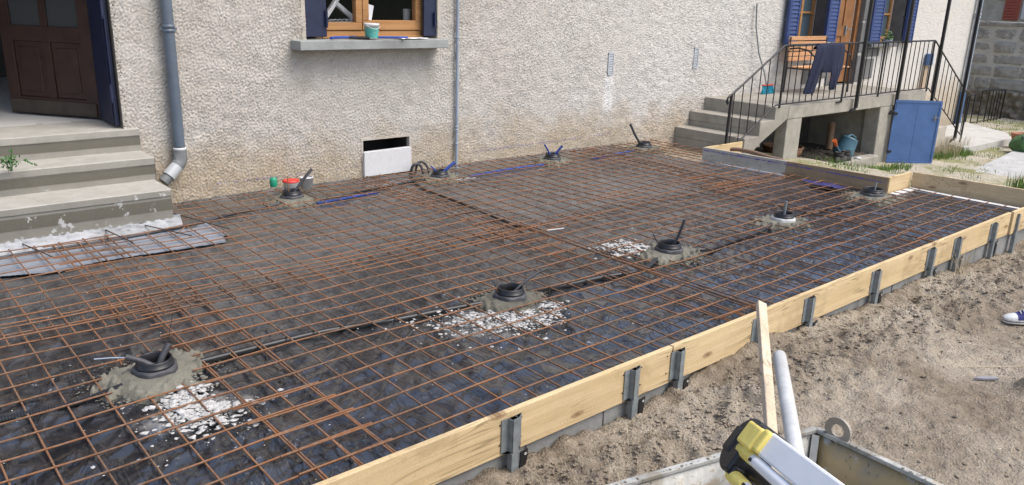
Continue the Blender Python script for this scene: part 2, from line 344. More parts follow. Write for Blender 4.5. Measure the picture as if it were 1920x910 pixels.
YEL = simple("yellow_plastic", (.85,.68,.17), .5, var=.12, scale=30)
HOLLOW_SHADE = simple("hollow_shade_black", (.012,.011,.010), .8)  # near-black stands in for the unlit depth of hollows
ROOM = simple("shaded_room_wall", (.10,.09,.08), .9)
TILE = simple("light_floor", (.62,.60,.56), .5, var=.08, scale=4)
GRANITE = m_concrete("grey_granite", (.13,.13,.13), (.20,.20,.195), (.09,.09,.09), .6, .4)
PLASTER = m_concrete("aged_plaster", (.42,.38,.31), (.55,.50,.42), (.28,.25,.2), .5, .6)
DENIM = simple("navy_work_cloth", (.006,.010,.036), .9, var=.3, scale=18, bump=.5, bdist=.01)
VENTM = simple("pale_vent_metal", (.42,.44,.46), .5)
REDW = simple("red_shutter_paint", (.36,.085,.05), .6)
GREENP = simple("green_plastic", (.02,.28,.16), .4)
REDP = simple("red_plastic", (.62,.04,.03), .4)
TEAL = simple("turquoise_bristles", (.02,.30,.42), .6, var=.4, scale=60)
CANB = simple("blue_grey_watering_can", (.065,.15,.20), .45)
ORANGE = simple("orange_plastic", (.55,.12,.03), .5)
WICKER = simple("wicker", (.20,.11,.06), .8, var=.4, scale=60)
CLAY = simple("clay_pipe", (.30,.19,.12), .85)
RUBBER = simple("black_rubber", (.03,.028,.026), .7)
GRASS = simple("grass_blades", (.115,.20,.03), .7, var=.45, scale=9)
STRAW = simple("dry_straw", (.47,.39,.26), .8, var=.25)
LEAF = simple("weed_leaves", (.035,.12,.02), .55, var=.4, scale=40)
STONEW = simple("white_crushed_stone", (.43,.42,.395), .9, var=.32, scale=45, bump=.4)
PAPER = simple("white_paper", (.80,.81,.83), .6, var=.02)
FOIL = simple("crumpled_silver_film", (.80,.84,.88), .3, metal=.3, var=.12, scale=20, bump=.9, bdist=.02)
GLITTER = NM("label_print", .5); _x = GLITTER.noise(14, 4, .6)
GLITTER.base(GLITTER.ramp(_x, [(.35, (.05,.35,.20)), (.5, (.12,.45,.42)), (.62, (.10,.35,.22)), (.68, (.5,.7,.6))])); GLITTER = GLITTER.m
GREENCL = simple("green_sack_cloth", (.07,.15,.05), .8, var=.5, scale=12, bump=.6, bdist=.01)
SHOEC = simple("navy_canvas", (.035,.035,.15), .85, var=.2, scale=60)
PURPLE = simple("violet_chalk", (.14,.11,.42), .9, var=.2)
PINK = simple("dirty_white_rubber", (.55,.52,.46), .6)
def glass(name, col, rough=.05):
    n = NM(name, rough, spec=.8); n.base(col); return n.m
GLASS = glass("dark_window_glass", (.018,.024,.018)); GLASSB = glass("curtained_window_glass", (.09,.13,.16), .15)
GLASSD = glass("door_glass", (.055,.06,.06), .2)

# ================================================================== SETTING
# one ground sheet: digging soil beside the slab, gravel yard, falling away to the right
dirt_edge = [(-2,-.07),(2.0,-.075),(2.76,-.09),(3.1,-.05),(3.8,.0),(4.4,-.03),(5.2,-.085),(6.1,-.075),(7.3,-.17),(9,-.2)]
def ground_z(X, Y):
    e = np.interp(X, [p[0] for p in dirt_edge], [p[1] for p in dirt_edge])
    near = e-.05*sstep(2.1, 1.2, Y)-.03*sstep(1.3, 0, Y)
    yard = -.12-.40*sstep(9.3, 12.8, X)-.08*sstep(12.8, 16, X)
    z = near+(yard-near)*sstep(8.6, 9.4, X)
    z = np.where((Y > 2.28) & (X < 9.0), np.where(X < 8.2, -.30, yard), z)
    z = np.where((Y > 2.28) & (X >= 8.0) & (X < 9.3), -.14, z)
    return z
T_lo = band(1, .9, .5, 512, .04); T_mid = band(2, .16, .6, 1024, .012); T_fine = band(3, .045, .6, 1024, .008); T_cl = band(4, .34, .5, 1024, .015)
def ground_disp(X, Y):
    z = ground_z(X, Y)
    am = np.where((Y < 2.28) | (X > 9.0), 1.0, .0)*np.where(X > 9.2, .55, 1.0)
    lump = np.clip(samp(T_cl, X, Y), 0, 3)**1.4
    edge = np.exp(-((Y-1.95)/.33)**2)*(X < 9)            # the crumbly lip left by digging
    rel = .008*samp(T_lo, X, Y)+(.0038+.004*edge)*samp(T_mid, X, Y)+.0034*samp(T_fine, X, Y)+.020*edge*(np.clip(samp(T_mid, X*.7+3, Y*.7), -.5, 2.2))+.005*edge*np.abs(samp(T_fine, Y, X))
    rel += .002*lump
    mound = .26*np.exp(-(((X-4.70)/.13)**2+((Y-.95)/.16)**2))
    z = z+am*rel+mound*(1+.15*samp(T_mid, X*2, Y*2))
    # hide the soil under the membrane area
    return z
far = [-60,-30,-15,-8,-4]
xs = np.array(far+list(np.arange(-1.2, 1.2, .05))+list(np.arange(1.2, 6.6, .014))+list(np.arange(6.6, 9.2, .02))+list(np.arange(9.2, 14.5, .03))+list(np.arange(14.5, 24, .08))+[25,27,30,36,45,60,90,150])
ys = np.array([-150,-80,-40,-20,-10,-6,-4,-3,-2.2,-1.6]+list(np.arange(-1.2, .2, .05))+list(np.arange(.2, 2.24, .014))+[2.275]+list(np.arange(2.34, 6.4, .035))+list(np.arange(6.4, 7.3, .1))+[8,9,10,12,16,25,40,80,150])
Xg, Yg = np.meshgrid(xs, ys)
g = grid_obj("ground", xs, ys, ground_disp(Xg, Yg), SOIL); tag(g, kind='structure')
def gz(x, y): return float(ground_disp(np.array([[float(x)]]), np.array([[float(y)]]))[0, 0])

# grey paved path across the yard
mb = MB(); pp = [(11.4,3.0),(12.3,4.55),(15.3,4.85),(19,5.3),(21.5,5.2),(21.0,4.6),(16.0,3.9),(13.2,3.0)]
mb.prism(pp, 'z', -.72, -.535); pth = mb.build("path", m_concrete("worn_grey_path", (.40,.40,.385), (.52,.52,.50), stain=.3), bevel=.01); tag(pth, kind='structure')

# ================================================================== HOUSE
W = 7.16
house = thing("house", (10, W, -.5), "long house with cream roughcast walls, blue shutters and brown doors", "house")
# wall openings: x0,x1,z0,z1
OPEN = [(-2, 1.875, -.6, 3), (3.57, 5.08, 1.40, 3), (4.145, 4.715, .20, .41), (12.05, 13.05, 1.25, 3), (13.42, 14.30, .545, 3), (14.95, 15.86, 1.25, 3),
        (7.772, 7.838, .965, 1.195), (9.555, 9.605, .995, 1.235)]
T1 = band(21, .0255, .45, 2048, .0045); T2 = band(22, .30, .6, 512, .02); T3 = band(23, .015, .4, 1024, .004)
wx = np.concatenate([np.arange(1.87, 5.4, .0085), np.arange(5.4, 8.5, .0115), np.arange(8.5, 12.2, .016), np.arange(12.2, 19.36, .03)])
wz = np.arange(-.75, 2.75, .0095)
Xw, Zw = np.meshgrid(wx, wz)
relief = samp(T1, Xw, Zw)
relief = np.tanh(relief*1.0)*.0072+.0024*samp(T3, Xw, Zw)+.002*samp(T2, Xw, Zw)
relief *= np.where(Xw > 12, .5, 1)*(1+.08*np.clip(samp(band(24, 1.4, .5, 512, .03), Xw, Zw), -1.6, 1.6))
Yw = W-relief
mask = np.ones_like(Xw, bool)
for (a, b, c_, d_) in OPEN: mask &= ~((Xw > a) & (Xw < b) & (Zw > c_) & (Zw < d_))
grid_obj("wall", wx, wz, Yw, RENDER, house, mask, 'xz')
# right end return; unseen upper wall kept low so the sheet reflects sky
mb = MB(); mb.box(19.32, 19.36, W+.02, W+8, -.8, 3.15); mb.box(1.0, 19.36, W+.02, W+.3, 2.74, 3.15); mb.build("gable_wall", RENDER, house)
mb = MB(); mb.prism([(W-.2,3.10),(W+5,4.6),(W+9,3.2),(W+5,4.75),(W-.2,3.22)], 'x', .2, 19.6); mb.build("roof", simple("roof_tiles", (.25,.10,.06)), house)  # unseen roof, eaves lowered to open the sky above the sheet
# reveals of the openings
mb = MB()
def reveal(mb, x0, x1, z0, z1, d=.3, top=True):
    mb.box(x0-.04, x0, W-.001, W+d, z0-.03, z1); mb.box(x1, x1+.04, W-.001, W+d, z0-.03, z1); mb.box(x0-.04, x1+.04, W-.0015, W+d, z0-.05, z0)
reveal(mb, 3.57, 5.08, 1.40, 2.8); mb.build("reveal", PLASTER, house)
mb = MB(); mb.box(4.125,4.147,W-.006,W+.05,.19,.43); mb.box(4.713,4.735,W-.006,W+.05,.19,.43); mb.box(4.147,4.713,W-.0055,W+.05,.408,.43); mb.build("slot_edge", RENDER, house)
mb = MB(); mb.box(4.10,4.140,W+.052,W+.35,.15,.45); mb.box(4.72,4.76,W+.052,W+.35,.15,.45); mb.box(4.14,4.72,W+.052,W+.35,.415,.45); mb.box(4.14,4.72,W+.03,W+.35,.15,.20); mb.build("slot_lining", simple('shaded_slot_lining', (.05,.045,.04), .9), house)  # slot sides coloured near-black for the shade inside
for q in ((12.05, 13.05, 1.25, 2.8), (14.95, 15.86, 1.25, 2.8), (13.42, 14.30, .545, 2.8)):
    mb = MB(); reveal(mb, *q); mb.build("reveal", GRANITE, house)
mb = MB(); mb.box(4.09, 4.77, W+.34, W+.36, .1, .5); mb.build("slot_shade_back", HOLLOW_SHADE, house)  # dark sheet painted as the unlit depth behind the slot
# granite blocks round the openings and the odd patch below
mb = MB()
for (a, b, c_, d_) in [(13.05,13.12,1.3,1.72),(13.05,13.14,1.75,2.3),(13.28,13.415,.56,1.1),(13.30,13.415,1.14,1.62),(13.27,13.415,1.65,2.3),(14.305,14.50,.58,1.05),(14.305,14.58,1.10,1.62),(14.305,14.52,1.66,2.3),
                       (15.865,15.93,1.28,1.7),(15.865,15.95,1.74,2.3),(12.5,13.1,.62,.95),(14.45,15.1,1.02,1.17),(13.05,13.3,.7,1.15),(14.6,14.95,.62,.98)]:
    mb = MB(); mb.box(a, b, W-.022, W+.02, c_, d_); mb.build("surround_stone", GRANITE, house, bevel=.012)
# ---- front door at the left: leaf swung in, metal shutter folded on the jamb
mb = MB(); mb.box(1.875, 1.915, W+.004, W+.75, .70, 2.8); mb.build("door_jamb", simple("jamb_putty", (.17,.15,.12), .8), house)
mb = MB(); mb.box(-3, 2.2, W+.56, 12.5, .60, .712); mb.build("floor", TILE, house)
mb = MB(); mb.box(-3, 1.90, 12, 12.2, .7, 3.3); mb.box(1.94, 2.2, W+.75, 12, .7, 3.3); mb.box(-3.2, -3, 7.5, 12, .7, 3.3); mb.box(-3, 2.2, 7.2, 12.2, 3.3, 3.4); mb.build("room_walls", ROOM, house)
mb = MB(); mb.box(-.9, .3, 9.2, 9.7, .712, 1.5); mb.box(-.8, .1, 9.15, 9.2, .75, 1.4); mb.build("cupboard", DOORWOOD, house)
h0 = Vector((1.862, W+.575, .73)); h1 = Vector((1.318, 8.523, .73)); dv = (h1-h0).normalized(); L = (h1-h0).length
nrm = Vector((dv.y, -dv.x, 0)); nrm = nrm if nrm.dot(Vector((0,0,0))-h0) > 0 else -nrm
def leafpt(t, z, o=0): return h0+dv*t+Vector((0,0,z))+nrm*o
def leafbox(mb, t0, t1, z0, z1, o0, o1):
    P = [leafpt(t, z, o) for z in (z0, z1) for (t, o) in ((t0,o0),(t1,o0),(t1,o1),(t0,o1))]
    mb.add(P, [(0,3,2,1),(4,5,6,7),(0,1,5,4),(1,2,6,5),(2,3,7,6),(3,0,4,7)])
door = thing("front_door", tuple(h0), None, None); door.parent = house; door.matrix_parent_inverse = Matrix.Translation(-house.location)
for k in ('label','category'):
    if k in door: del door[k]
mb = MB(); leafbox(mb, 0, .12, 0, 2.1, -.02, .022); leafbox(mb, L-.12, L, 0, 2.1, -.02, .022); leafbox(mb, .12, L-.12, .0, .15, -.02, .022)
leafbox(mb, .12, L-.12, .64, .77, -.02, .022); leafbox(mb, .12, L-.12, 1.95, 2.1, -.02, .022); leafbox(mb, L/2-.04, L/2+.04, .15, .64, -.019, .021); leafbox(mb, L/2-.035, L/2+.035, .77, 1.95, -.019, .021)
mb.build("door_frame", DOORWOOD, door, bevel=.004)
mb = MB(); leafbox(mb, .12, L/2-.04, .15, .64, -.01, .008); leafbox(mb, L/2+.04, L-.12, .15, .64, -.01, .008)
leafbox(mb, .17, L/2-.09, .20, .59, -.01, .016); leafbox(mb, L/2+.09, L-.17, .20, .59, -.01, .016); mb.build("door_panel", DOORWOOD, door, bevel=.006)
mb = MB(); leafbox(mb, .12, L/2-.035, .77, 1.95, -.004, .004); leafbox(mb, L/2+.035, L-.12, .77, 1.95, -.004, .004); mb.build("door_glass", GLASSD, door)
mb = MB(); leafbox(mb, .02, L-.02, .012, .125, .023, .034); mb.build("kick_board", KICK, door)
mb = MB(); mb.box(1.838, 1.866, W+.06, W+.53, .735, 2.8); mb.box(1.830, 1.838, W+.10, W+.13, .74, 2.8); mb.box(1.830,1.838, W+.03, W+.06, .735, 2.8)
sh = mb.build("shutter", NAVY, house, bevel=.002)
mb = MB()
for z in (.95, 1.62, 2.4): mb.box(1.815, 1.83, W+.02, W+.10, z, z+.11); mb.tube([(1.822, W+.03, z-.02), (1.822, W+.03, z+.13)], .011)
mb.build("hinge", NAVY, sh)
# ---- kitchen window with sill
win = bpy.data.objects.new("window", None); C.objects.link(win); win.location = (4.37, 7.3, 1.43); win.parent = house; win.matrix_parent_inverse = Matrix.Translation(-house.location)
y0, y1 = 7.27, 7.33
mb = MB(); mb.box(3.79, 4.96, y0, y1+.02, 1.425, 1.497); mb.box(3.79, 4.96, y0-.018, y0, 1.425, 1.45)
mb.box(3.72, 3.80, y0, y1+.02, 1.425, 2.8); mb.box(4.94, 5.00, y0, y1+.02, 1.425, 2.8); mb.build("frame", OAK, win, bevel=.004)
mb = MB(); mb.box(3.80, 4.23, y0-.012, y1, 1.503, 1.575); mb.box(4.24, 4.94, y0-.012, y1, 1.503, 1.598)
mb.box(4.165, 4.236, y0-.012, y1, 1.575, 2.8); mb.box(4.24, 4.31, y0-.016, y1, 1.598, 2.8); mb.box(4.872, 4.94, y0-.012, y1, 1.598, 2.8); mb.build("sash", OAK, win, bevel=.005)
gm = NM("clear_window_glass", .02, spec=.6); gm.base((.03,.035,.03)); gm.b.inputs['Alpha'].default_value = .06
mb = MB(); mb.box(3.80, 4.165, 7.295, 7.30, 1.575, 2.8); mb.box(4.31, 4.872, 7.295, 7.30, 1.598, 2.8); mb.build("pane", gm.m, win)
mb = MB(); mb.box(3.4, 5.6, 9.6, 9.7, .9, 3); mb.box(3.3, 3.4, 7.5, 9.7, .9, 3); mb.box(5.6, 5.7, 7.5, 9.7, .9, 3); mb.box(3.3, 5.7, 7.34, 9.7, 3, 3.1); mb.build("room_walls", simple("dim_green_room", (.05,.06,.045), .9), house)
mb = MB(); mb.box(3.5, 5.3, 7.355, 7.95, 1.50, 1.565); ct = mb.build("inner_shelf", simple("kitchen_worktop", (.42,.41,.39)), house)
mb = MB(); mb.box(3.41, 5.085, 6.96, W+.16, 1.335, 1.42); mb.box(3.57, 5.08, W+.10, W+.28, 1.38, 1.427); mb.build("window_sill", SILL, house, bevel=.006)
for (a, b) in ((3.575, 3.80), (4.925, 5.075)):
    mb = MB(); mb.box(a, b, W+.02, W+.055, 1.445, 2.8); s_ = mb.build("shutter", NAVY, house, bevel=.003)
    mb = MB(); xx = b-.02 if a < 4 else a+.115
    mb.box(xx, xx+.022, W-.006, W+.02, 1.55, 1.68); mb.tube([(xx+.01, W-.004, 1.53), (xx+.01, W-.004, 1.70)], .009); mb.build("hinge", NAVY, s_)
# ---- cellar hatch closed with a polystyrene slab
mb = MB(); mb.prism([(4.14,.035),(4.722,.035),(4.718,.298),(4.143,.292)], 'y', W-.035, W+.02); o = mb.build("polystyrene_panel", POLY, bevel=.004)
tag(o, "white insulation slab closing the lower part of the dark slot in the wall", "insulation panel")
# ---- vent grilles
for (cx, z0, z1) in ((7.805, .955, 1.205), (9.58, .985, 1.245)):
    mb = MB(); mb.box(cx-.052, cx+.052, W-.012, W-.001, z0-.018, z0+.008); mb.box(cx-.052, cx+.052, W-.012, W-.001, z1-.008, z1+.018); mb.box(cx-.052, cx-.036, W-.0125, W-.001, z0-.01, z1+.01); mb.box(cx+.036, cx+.052, W-.0125, W-.001, z0-.01, z1+.01)
    k = 11; m2 = MB(); m2.box(cx-.045, cx+.045, W+.012, W+.02, z0-.02, z1+.02); m2.build("vent_shade_back", HOLLOW_SHADE, house)  # dark sheet behind the slats stands in for shade
    for i in range(k):
        z = z0+.014+(z1-z0-.02)*i/k; mb.add([(cx-.036,W-.011,z),(cx+.036,W-.011,z),(cx+.036,W-.004,z+.0165),(cx-.036,W-.004,z+.0165)], [(0,1,2,3)])
    mb.build("vent_grille", VENTM, house)
# ---- big grey downpipe with elbow
pipe = thing("drainpipe", (2.30, W-.08, .5), "thick grey downpipe with a bent outlet beside the front steps", "drainpipe")
mb = MB(); mb.tube([(2.292, 7.085, 2.8), (2.292, 7.085, .535)], .047, 20); mb.build("pipe", PVC, pipe)
mb = MB(); mb.lathe((2.292,7.085,1.50), [(.047,0),(.055,.003),(.055,.018),(.048,.021),(.048,.032),(.054,.035),(.054,.052),(.047,.06)], 24)
mb.box(2.225, 2.36, 7.075, 7.095, 1.516, 1.534); mb.tube([(2.292,7.10,1.525),(2.292,7.17,1.525)], .012); mb.build("collar", PVC, pipe)
mb = MB(); mb.lathe((2.292,7.085,.505), [(.050,0),(.054,.0),(.054,.022),(.046,.024)], 24); mb.build("joint", WHITE, pipe)
mb = MB(); mb.tube([(2.292,7.085,.505),(2.292,7.085,.42),(2.278,7.08,.395),(2.255,7.075,.372)], .057, 20); mb.build("elbow", PVCG, pipe)
mb = MB(); mb.tube([(2.262,7.075,.378),(2.165,7.05,.292)], [.053,.058], 20); mb.build("coupling", PVCL, pipe)
mb = MB(); mb.tube([(2.17,7.05,.298),(2.115,7.04,.25)], .047, 20); mb.build("outlet", PVCG, pipe)
pipe2 = thing("drainpipe", (5.32, W-.04, 0), "thin pale blue conduit running straight up the wall right of the window", "conduit")
mb = MB(); mb.tube([(5.32, W-.035, 2.8), (5.32, W-.035, .0)], .0165, 14); mb.build("pipe", ZINC, pipe2)
for z in (1.42, .455, .42, .27):
    mb = MB(); mb.lathe((5.32, W-.035, z), [(.0165,0),(.021,.003),(.021,.016),(.0165,.019)], 16); mb.build("collar", ZINC, pipe2)
pipe3 = thing("drainpipe", (19.22, 7.08, -.5), "light blue downpipe on the far corner of the house", "drainpipe")
mb = MB(); mb.tube([(19.24, 7.08, 3.2), (19.24, 7.08, .15)], .055, 14); mb.build("pipe", ZINC, pipe3)
mb = MB(); mb.tube([(19.24, 7.08, .15), (19.24, 7.08, -.62)], .06, 14); mb.build("lower_pipe", BLUEP, pipe3)
mb = MB(); mb.lathe((19.24,7.08,1.72), [(.055,0),(.066,.01),(.066,.03),(.056,.04),(.056,.07),(.066,.08),(.066,.1),(.055,.11)], 16); mb.build("collar", ZINC, pipe3)
# ---- right-hand windows, shutters and entrance door
def far_window(x0, x1, mid, name_lab):
    wn = bpy.data.objects.new("window", None); C.objects.link(wn); wn.location = (x0, 7.4, 1.25); wn.parent = house; wn.matrix_parent_inverse = Matrix.Translation(-house.location)
    ya, yb = 7.37, 7.42; mb = MB()
    mb.box(x0, x1, ya, yb, 1.25, 1.31); mb.box(x0, x0+.06, ya, yb, 1.31, 2.8); mb.box(x1-.16, x1, ya, yb, 1.31, 2.8); mb.build("frame", OAK, wn, bevel=.004)
    mb = MB(); mb.box(x0+.06, x1-.18, ya-.01, yb, 1.315, 1.36); mb.box(x1-.235, x1-.18, ya-.012, yb, 1.36, 2.8); mb.box(mid-.03, mid+.03, ya-.014, yb, 1.36, 2.8); mb.box(x0+.06, x1-.235, ya-.01, yb, 1.75, 1.785); mb.build("sash", OAK, wn, bevel=.004)
    mb = MB(); mb.box(x0+.06, x1-.235, 7.395, 7.40, 1.36, 2.8); mb.build("pane", GLASSB, wn)
    mb = MB(); mb.box(x1-.175, x1-.165, ya-.015, ya, 1.31, 2.8); mb.build("seal", WHITE, wn)
far_window(12.05, 13.18, 12.60, ""); far_window(14.95, 15.98, 15.35, "")
for (a, b, z0) in ((11.75, 12.02, 1.26), (12.95, 13.25, 1.30), (14.50, 14.86, 1.25), (15.88, 16.20, 1.25)):
    mb = MB(); mb.box(a, b, 7.06, 7.09, z0, 2.8); s_ = mb.build("shutter", BLUE, house, bevel=.003)
    mb = MB(); mb.box(a-.03, a, 7.05, 7.10, z0, 2.8); mb.box(a, a+.035, 7.048, 7.06, z0, 2.8); mb.box(b-.035, b, 7.048, 7.06, z0, 2.8); mb.box(a+.035, b-.035, 7.048, 7.06, z0, z0+.05)
    for i in range(22):
        z = z0+.06+i*.062; mb.add([(a+.035,7.05,z),(b-.035,7.05,z),(b-.035,7.062,z+.045),(a+.035,7.062,z+.045)], [(0,1,2,3)])
    mb.build("shutter_frame", BLUES, s_)
mb = MB(); mb.box(14.52, 15.60, 7.02, W+.2, 1.19, 1.245); mb.build("window_sill", GRANITE, house, bevel=.006)
mb = MB(); mb.box(11.95, 13.1, 7.06, W+.2, 1.19, 1.248); mb.build("window_sill", GRANITE, house, bevel=.006)
dr = bpy.data.objects.new("entrance_door", None); C.objects.link(dr); dr.location = (13.9, 7.3, .56); dr.parent = house; dr.matrix_parent_inverse = Matrix.Translation(-house.location)
mb = MB(); mb.box(13.42, 13.50, 7.24, 7.32, .56, 2.8); mb.box(14.21, 14.30, 7.22, 7.32, .56, 2.8); mb.build("frame", OAKD, dr, bevel=.004)
mb = MB(); mb.box(13.50, 13.62, 7.27, 7.31, .58, 2.8); mb.box(13.86, 14.17, 7.27, 7.31, .58, 2.8); mb.box(13.62, 13.86, 7.27, 7.31, .58, .72); mb.box(13.62, 13.86, 7.27, 7.31, 1.38, 1.56)
mb.box(13.62, 13.86, 7.29, 7.31, .72, 1.38); mb.box(13.62, 13.86, 7.29, 7.31, 1.56, 2.8); mb.box(13.66, 13.82, 7.275, 7.29, .78, 1.32); mb.build("door_leaf", OAKD, dr, bevel=.006)
mb = MB(); mb.box(14.175, 14.205, 7.275, 7.30, .58, 2.8); mb.build("seal", simple("door_gap", (.35,.34,.32)), dr)
mb = MB(); mb.box(13.92, 13.96, 7.24, 7.27, 1.40, 1.56); mb.tube([(13.94,7.22,1.5),(14.05,7.22,1.5)], .009); mb.build("handle", GALV, dr)
# small blue letter box on a plank, on the wall beyond the entrance
lb = thing("wall_box", (17.2, 7.1, .9), "little blue metal box above a brown plank on the wall at the porch end", "box")
mb = MB(); mb.box(17.11, 17.31, 7.05, 7.14, .80, 1.02); mb.build("casing", BLUEP, lb, bevel=.005)
mb = MB(); mb.box(17.10, 17.30, 7.11, 7.145, .33, .79); mb.build("plank", simple("weathered_plank", (.42,.32,.22)), lb)

# ================================================================== FRONT STEPS
st = thing("concrete_steps", (1.0, 6.7, 0), "three weathered concrete steps up to the open brown front door", "steps")
def riser_step(z0, z1, y, x1, lip):
    mb = MB(); n = 60; xs_ = np.linspace(-1.2, x1, n)
    rr = np.random.default_rng(int(z1*1000))
    prof = [(y, z0), (y, z1-lip), (y-.008, z1-lip+.004), (y-.008, z1-.006), (y-.002, z1), (W+.62, z1)]
    P = []
    j = np.cumsum(rr.standard_normal(n))*.0006
    for i, x in enumerate(xs_):
        for k, (yy, zz) in enumerate(prof): P.append((x, yy+(j[i] if k < 5 else 0), zz+(rr.uniform(-.0015,.0015) if k in (1,2,3,4) else 0)))
    m = len(prof); F = [(i*m+k, (i+1)*m+k, (i+1)*m+k+1, i*m+k+1) for i in range(n-1) for k in range(m-1)]
    mb.add(P, F); mb.add([(x1, p[0], p[1]) for p in prof]+[(x1, W+.62, z0)], [tuple(range(m+1))]); return mb
riser_step(.10, .340, 6.38, 1.967, .055).build("step", STEP, st)
riser_step(.340, .525, 6.775, 1.985, .06).build("step", STEP, st)
riser_step(.525, .712, 7.135, 1.99, .06).build("step", STEP, st)
nb = 120; fx = np.linspace(-1.2, 2.02, nb); fz = np.linspace(0, 1, 14); T5 = band(31, .10, .5, 512, .01)
Xf, Tf = np.meshgrid(fx, fz); Zf = .125*(1-Tf)-.02*Tf; Yf = 6.385-.10*Tf**1.3-.006*samp(T5, Xf*1.6, Tf*.3)*(Tf > .05)
P = np.stack([Xf, Yf, Zf+.004*samp(T5, Xf*1.6+3, Tf*.4)*(Tf > .05)], -1).reshape(-1, 3)
mb = MB(); mb.add(P.tolist(), [(j*nb+i, (j+1)*nb+i, (j+1)*nb+i+1, j*nb+i+1) for j in range(13) for i in range(nb-1)], True); mb.build("painted_footing", WHITEWASH, st)
# weed rooted in the joint of the steps
wd = thing("weed", (.97, 6.74, .53), "small leafy green weed growing out of the front steps", "plant")
mb = MB(); lf = MB()
for i in range(7):
    a = random.uniform(-1.2, 1.2); h = random.uniform(.09, .19); p0 = Vector((.965+random.uniform(-.015,.015), 6.745, .53)); p1 = p0+Vector((a*.10+.03, -.03-random.random()*.07, h))
    mb.tube([p0, (p0+p1)/2+Vector((0,0,.02)), p1], .0022, 5)
    for j in range(10):
        c = p0.lerp(p1, .45+.6*random.random())+Vector([random.uniform(-.028,.028) for _ in range(3)]); r = random.uniform(.009, .019)
        d1 = Vector([random.uniform(-1,1) for _ in range(3)]).normalized(); d2 = d1.orthogonal().normalized()
        lf.add([c-d1*r, c-d1*r*.2+d2*r*.7, c+d1*r*1.1, c-d1*r*.2-d2*r*.7], [(0,1,2,3)])
for j in range(16):
    c = Vector((1.05+j*.004+random.uniform(-.01,.01), 6.70-.004*j, .615-.0025*j)); r = .012; d1 = Vector([random.uniform(-1,1) for _ in range(3)]).normalized(); d2 = d1.orthogonal().normalized()
    lf.add([c-d1*r, c+d2*r*.7, c+d1*r, c-d2*r*.7], [(0,1,2,3)])
mb.build("stem", LEAF, wd); lf.build("leaves", LEAF, wd)

# ================================================================== SLAB BED: membrane, film, strips
mx = np.arange(-.9, 8.88, .02); my = np.arange(2.294, 7.155, .02); Xm, Ym = np.meshgrid(mx, my)
TW = band(41, .30, .5, 1024, .02); TV = band(42, .11, .5, 1024, .012); TF = band(43, 1.3, .4, 512, .05)
rot = lambda x, y, a: (x*math.cos(a)+y*math.sin(a), -x*math.sin(a)+y*math.cos(a))
u_, v_ = rot(Xm, Ym, .65); fold = samp(TW, u_*.35, v_*1.5); fold2 = samp(TV, u_*.5, v_*1.3)
nearw = .45+.55*sstep(4.9, 3.2, Ym)
Zm = .004*samp(TF, Xm, Ym)+nearw*(.013*(1-np.minimum(np.abs(fold)*1.3, 1))**2+.0042*fold2*np.clip(samp(TF, Xm+5, Ym), 0, 1.6)+.0035*samp(TW, v_*.7, u_*.7))
Zm += .03*sstep(7.08, 7.155, Ym)
mk = (Xm < 8.09+(5.79-Ym)*.102) | (Ym < 3.60); mk &= ~((Xm < 1.98) & (Ym > 6.36))
mem = grid_obj("plastic_membrane", mx, my, Zm, MEMB, None, mk); tag(mem, "creased black plastic sheet dusted with dirt under the reinforcing bars", "plastic sheet")
xs2 = np.arange(.55, 2.25, .01); ys2 = np.arange(5.70, 6.60, .01); X2, Y2 = np.meshgrid(xs2, ys2)
Z2 = .020+.0008*samp(TW, X2*.6, Y2*.6)
lo = np.interp(X2, [.5,.70,1.02,1.06,1.3,1.7,2.15,2.2], [5.9,5.86,5.74,5.79,5.82,5.80,5.77,5.95])+.003*samp(TW, X2, Y2*0); hi = np.interp(X2, [.5,2.1,2.2], [6.30,6.30,6.45])
gf = grid_obj("grey_film", xs2, ys2, Z2, GREYFILM, None, (Y2 > lo) & (Y2 < hi)); tag(gf, "torn strip of smooth blue grey film along the foot of the front steps", "plastic sheet")
mb = MB(); mb.box(8.715, 8.80, 2.31, 3.50, .0, .022); mb.box(8.30, 8.80, 3.505, 3.58, .0, .022)
o = mb.build("edge_insulation", POLY, bevel=.003); tag(o, "white foam edge strip lining the far corner of the formwork", "insulation strip")
mb = MB(); mb.prism([(8.045,5.78),(8.02,5.78),(8.12,4.70),(8.15,4.70)], 'z', .0, .03); o = mb.build("edge_insulation", POLY, bevel=.003); tag(o, "thin white foam strip at the foot of the grey formwork board", "insulation strip")

# ================================================================== FORMWORK BOARDS
def board(poly, z0, z1, mat, label, group=None):
    mb = MB(); mb.prism(poly, 'z', z0, z1); o = mb.build("formwork_board", mat, bevel=.003); return tag(o, label, "board", group)
board([(-.9,2.266),(3.068,2.266),(3.068,2.293),(-.9,2.293)], -.015, .185, TIMBER, "nearest long pale timber board edging the slab")
board([(3.074,2.264),(7.735,2.266),(7.735,2.293),(3.074,2.291)], -.015, .187, TIMBER, "long pale middle board of the front edge, behind the upright stick")
board([(7.755,2.25),(8.97,2.25),(8.97,2.277),(7.755,2.277)], -.015, .192, TIMBER, "short pale timber board at the far right end, beyond the last stake")
board([(8.82,3.595),(8.93,2.28),(8.957,2.28),(8.847,3.60)], -.03, .185, TIMBER_Y, "wide brownish board closing the far right end of the slab")
board([(8.275,3.60),(8.818,3.60),(8.818,3.627),(8.275,3.627)], -.02, .185, TIMBER, "short stub board in the inner corner of the formwork beside the last collar")
board([(8.155,4.71),(8.27,3.60),(8.297,3.60),(8.182,4.71)], -.015, .185, BROWNPLY, "dark brown stained board with a blue chalk line")
board([(8.06,5.79),(8.153,4.715),(8.180,4.715),(8.087,5.79)], -.015, .185, PALEPLY, "pale grey cement-stained board with a blue chalk line")
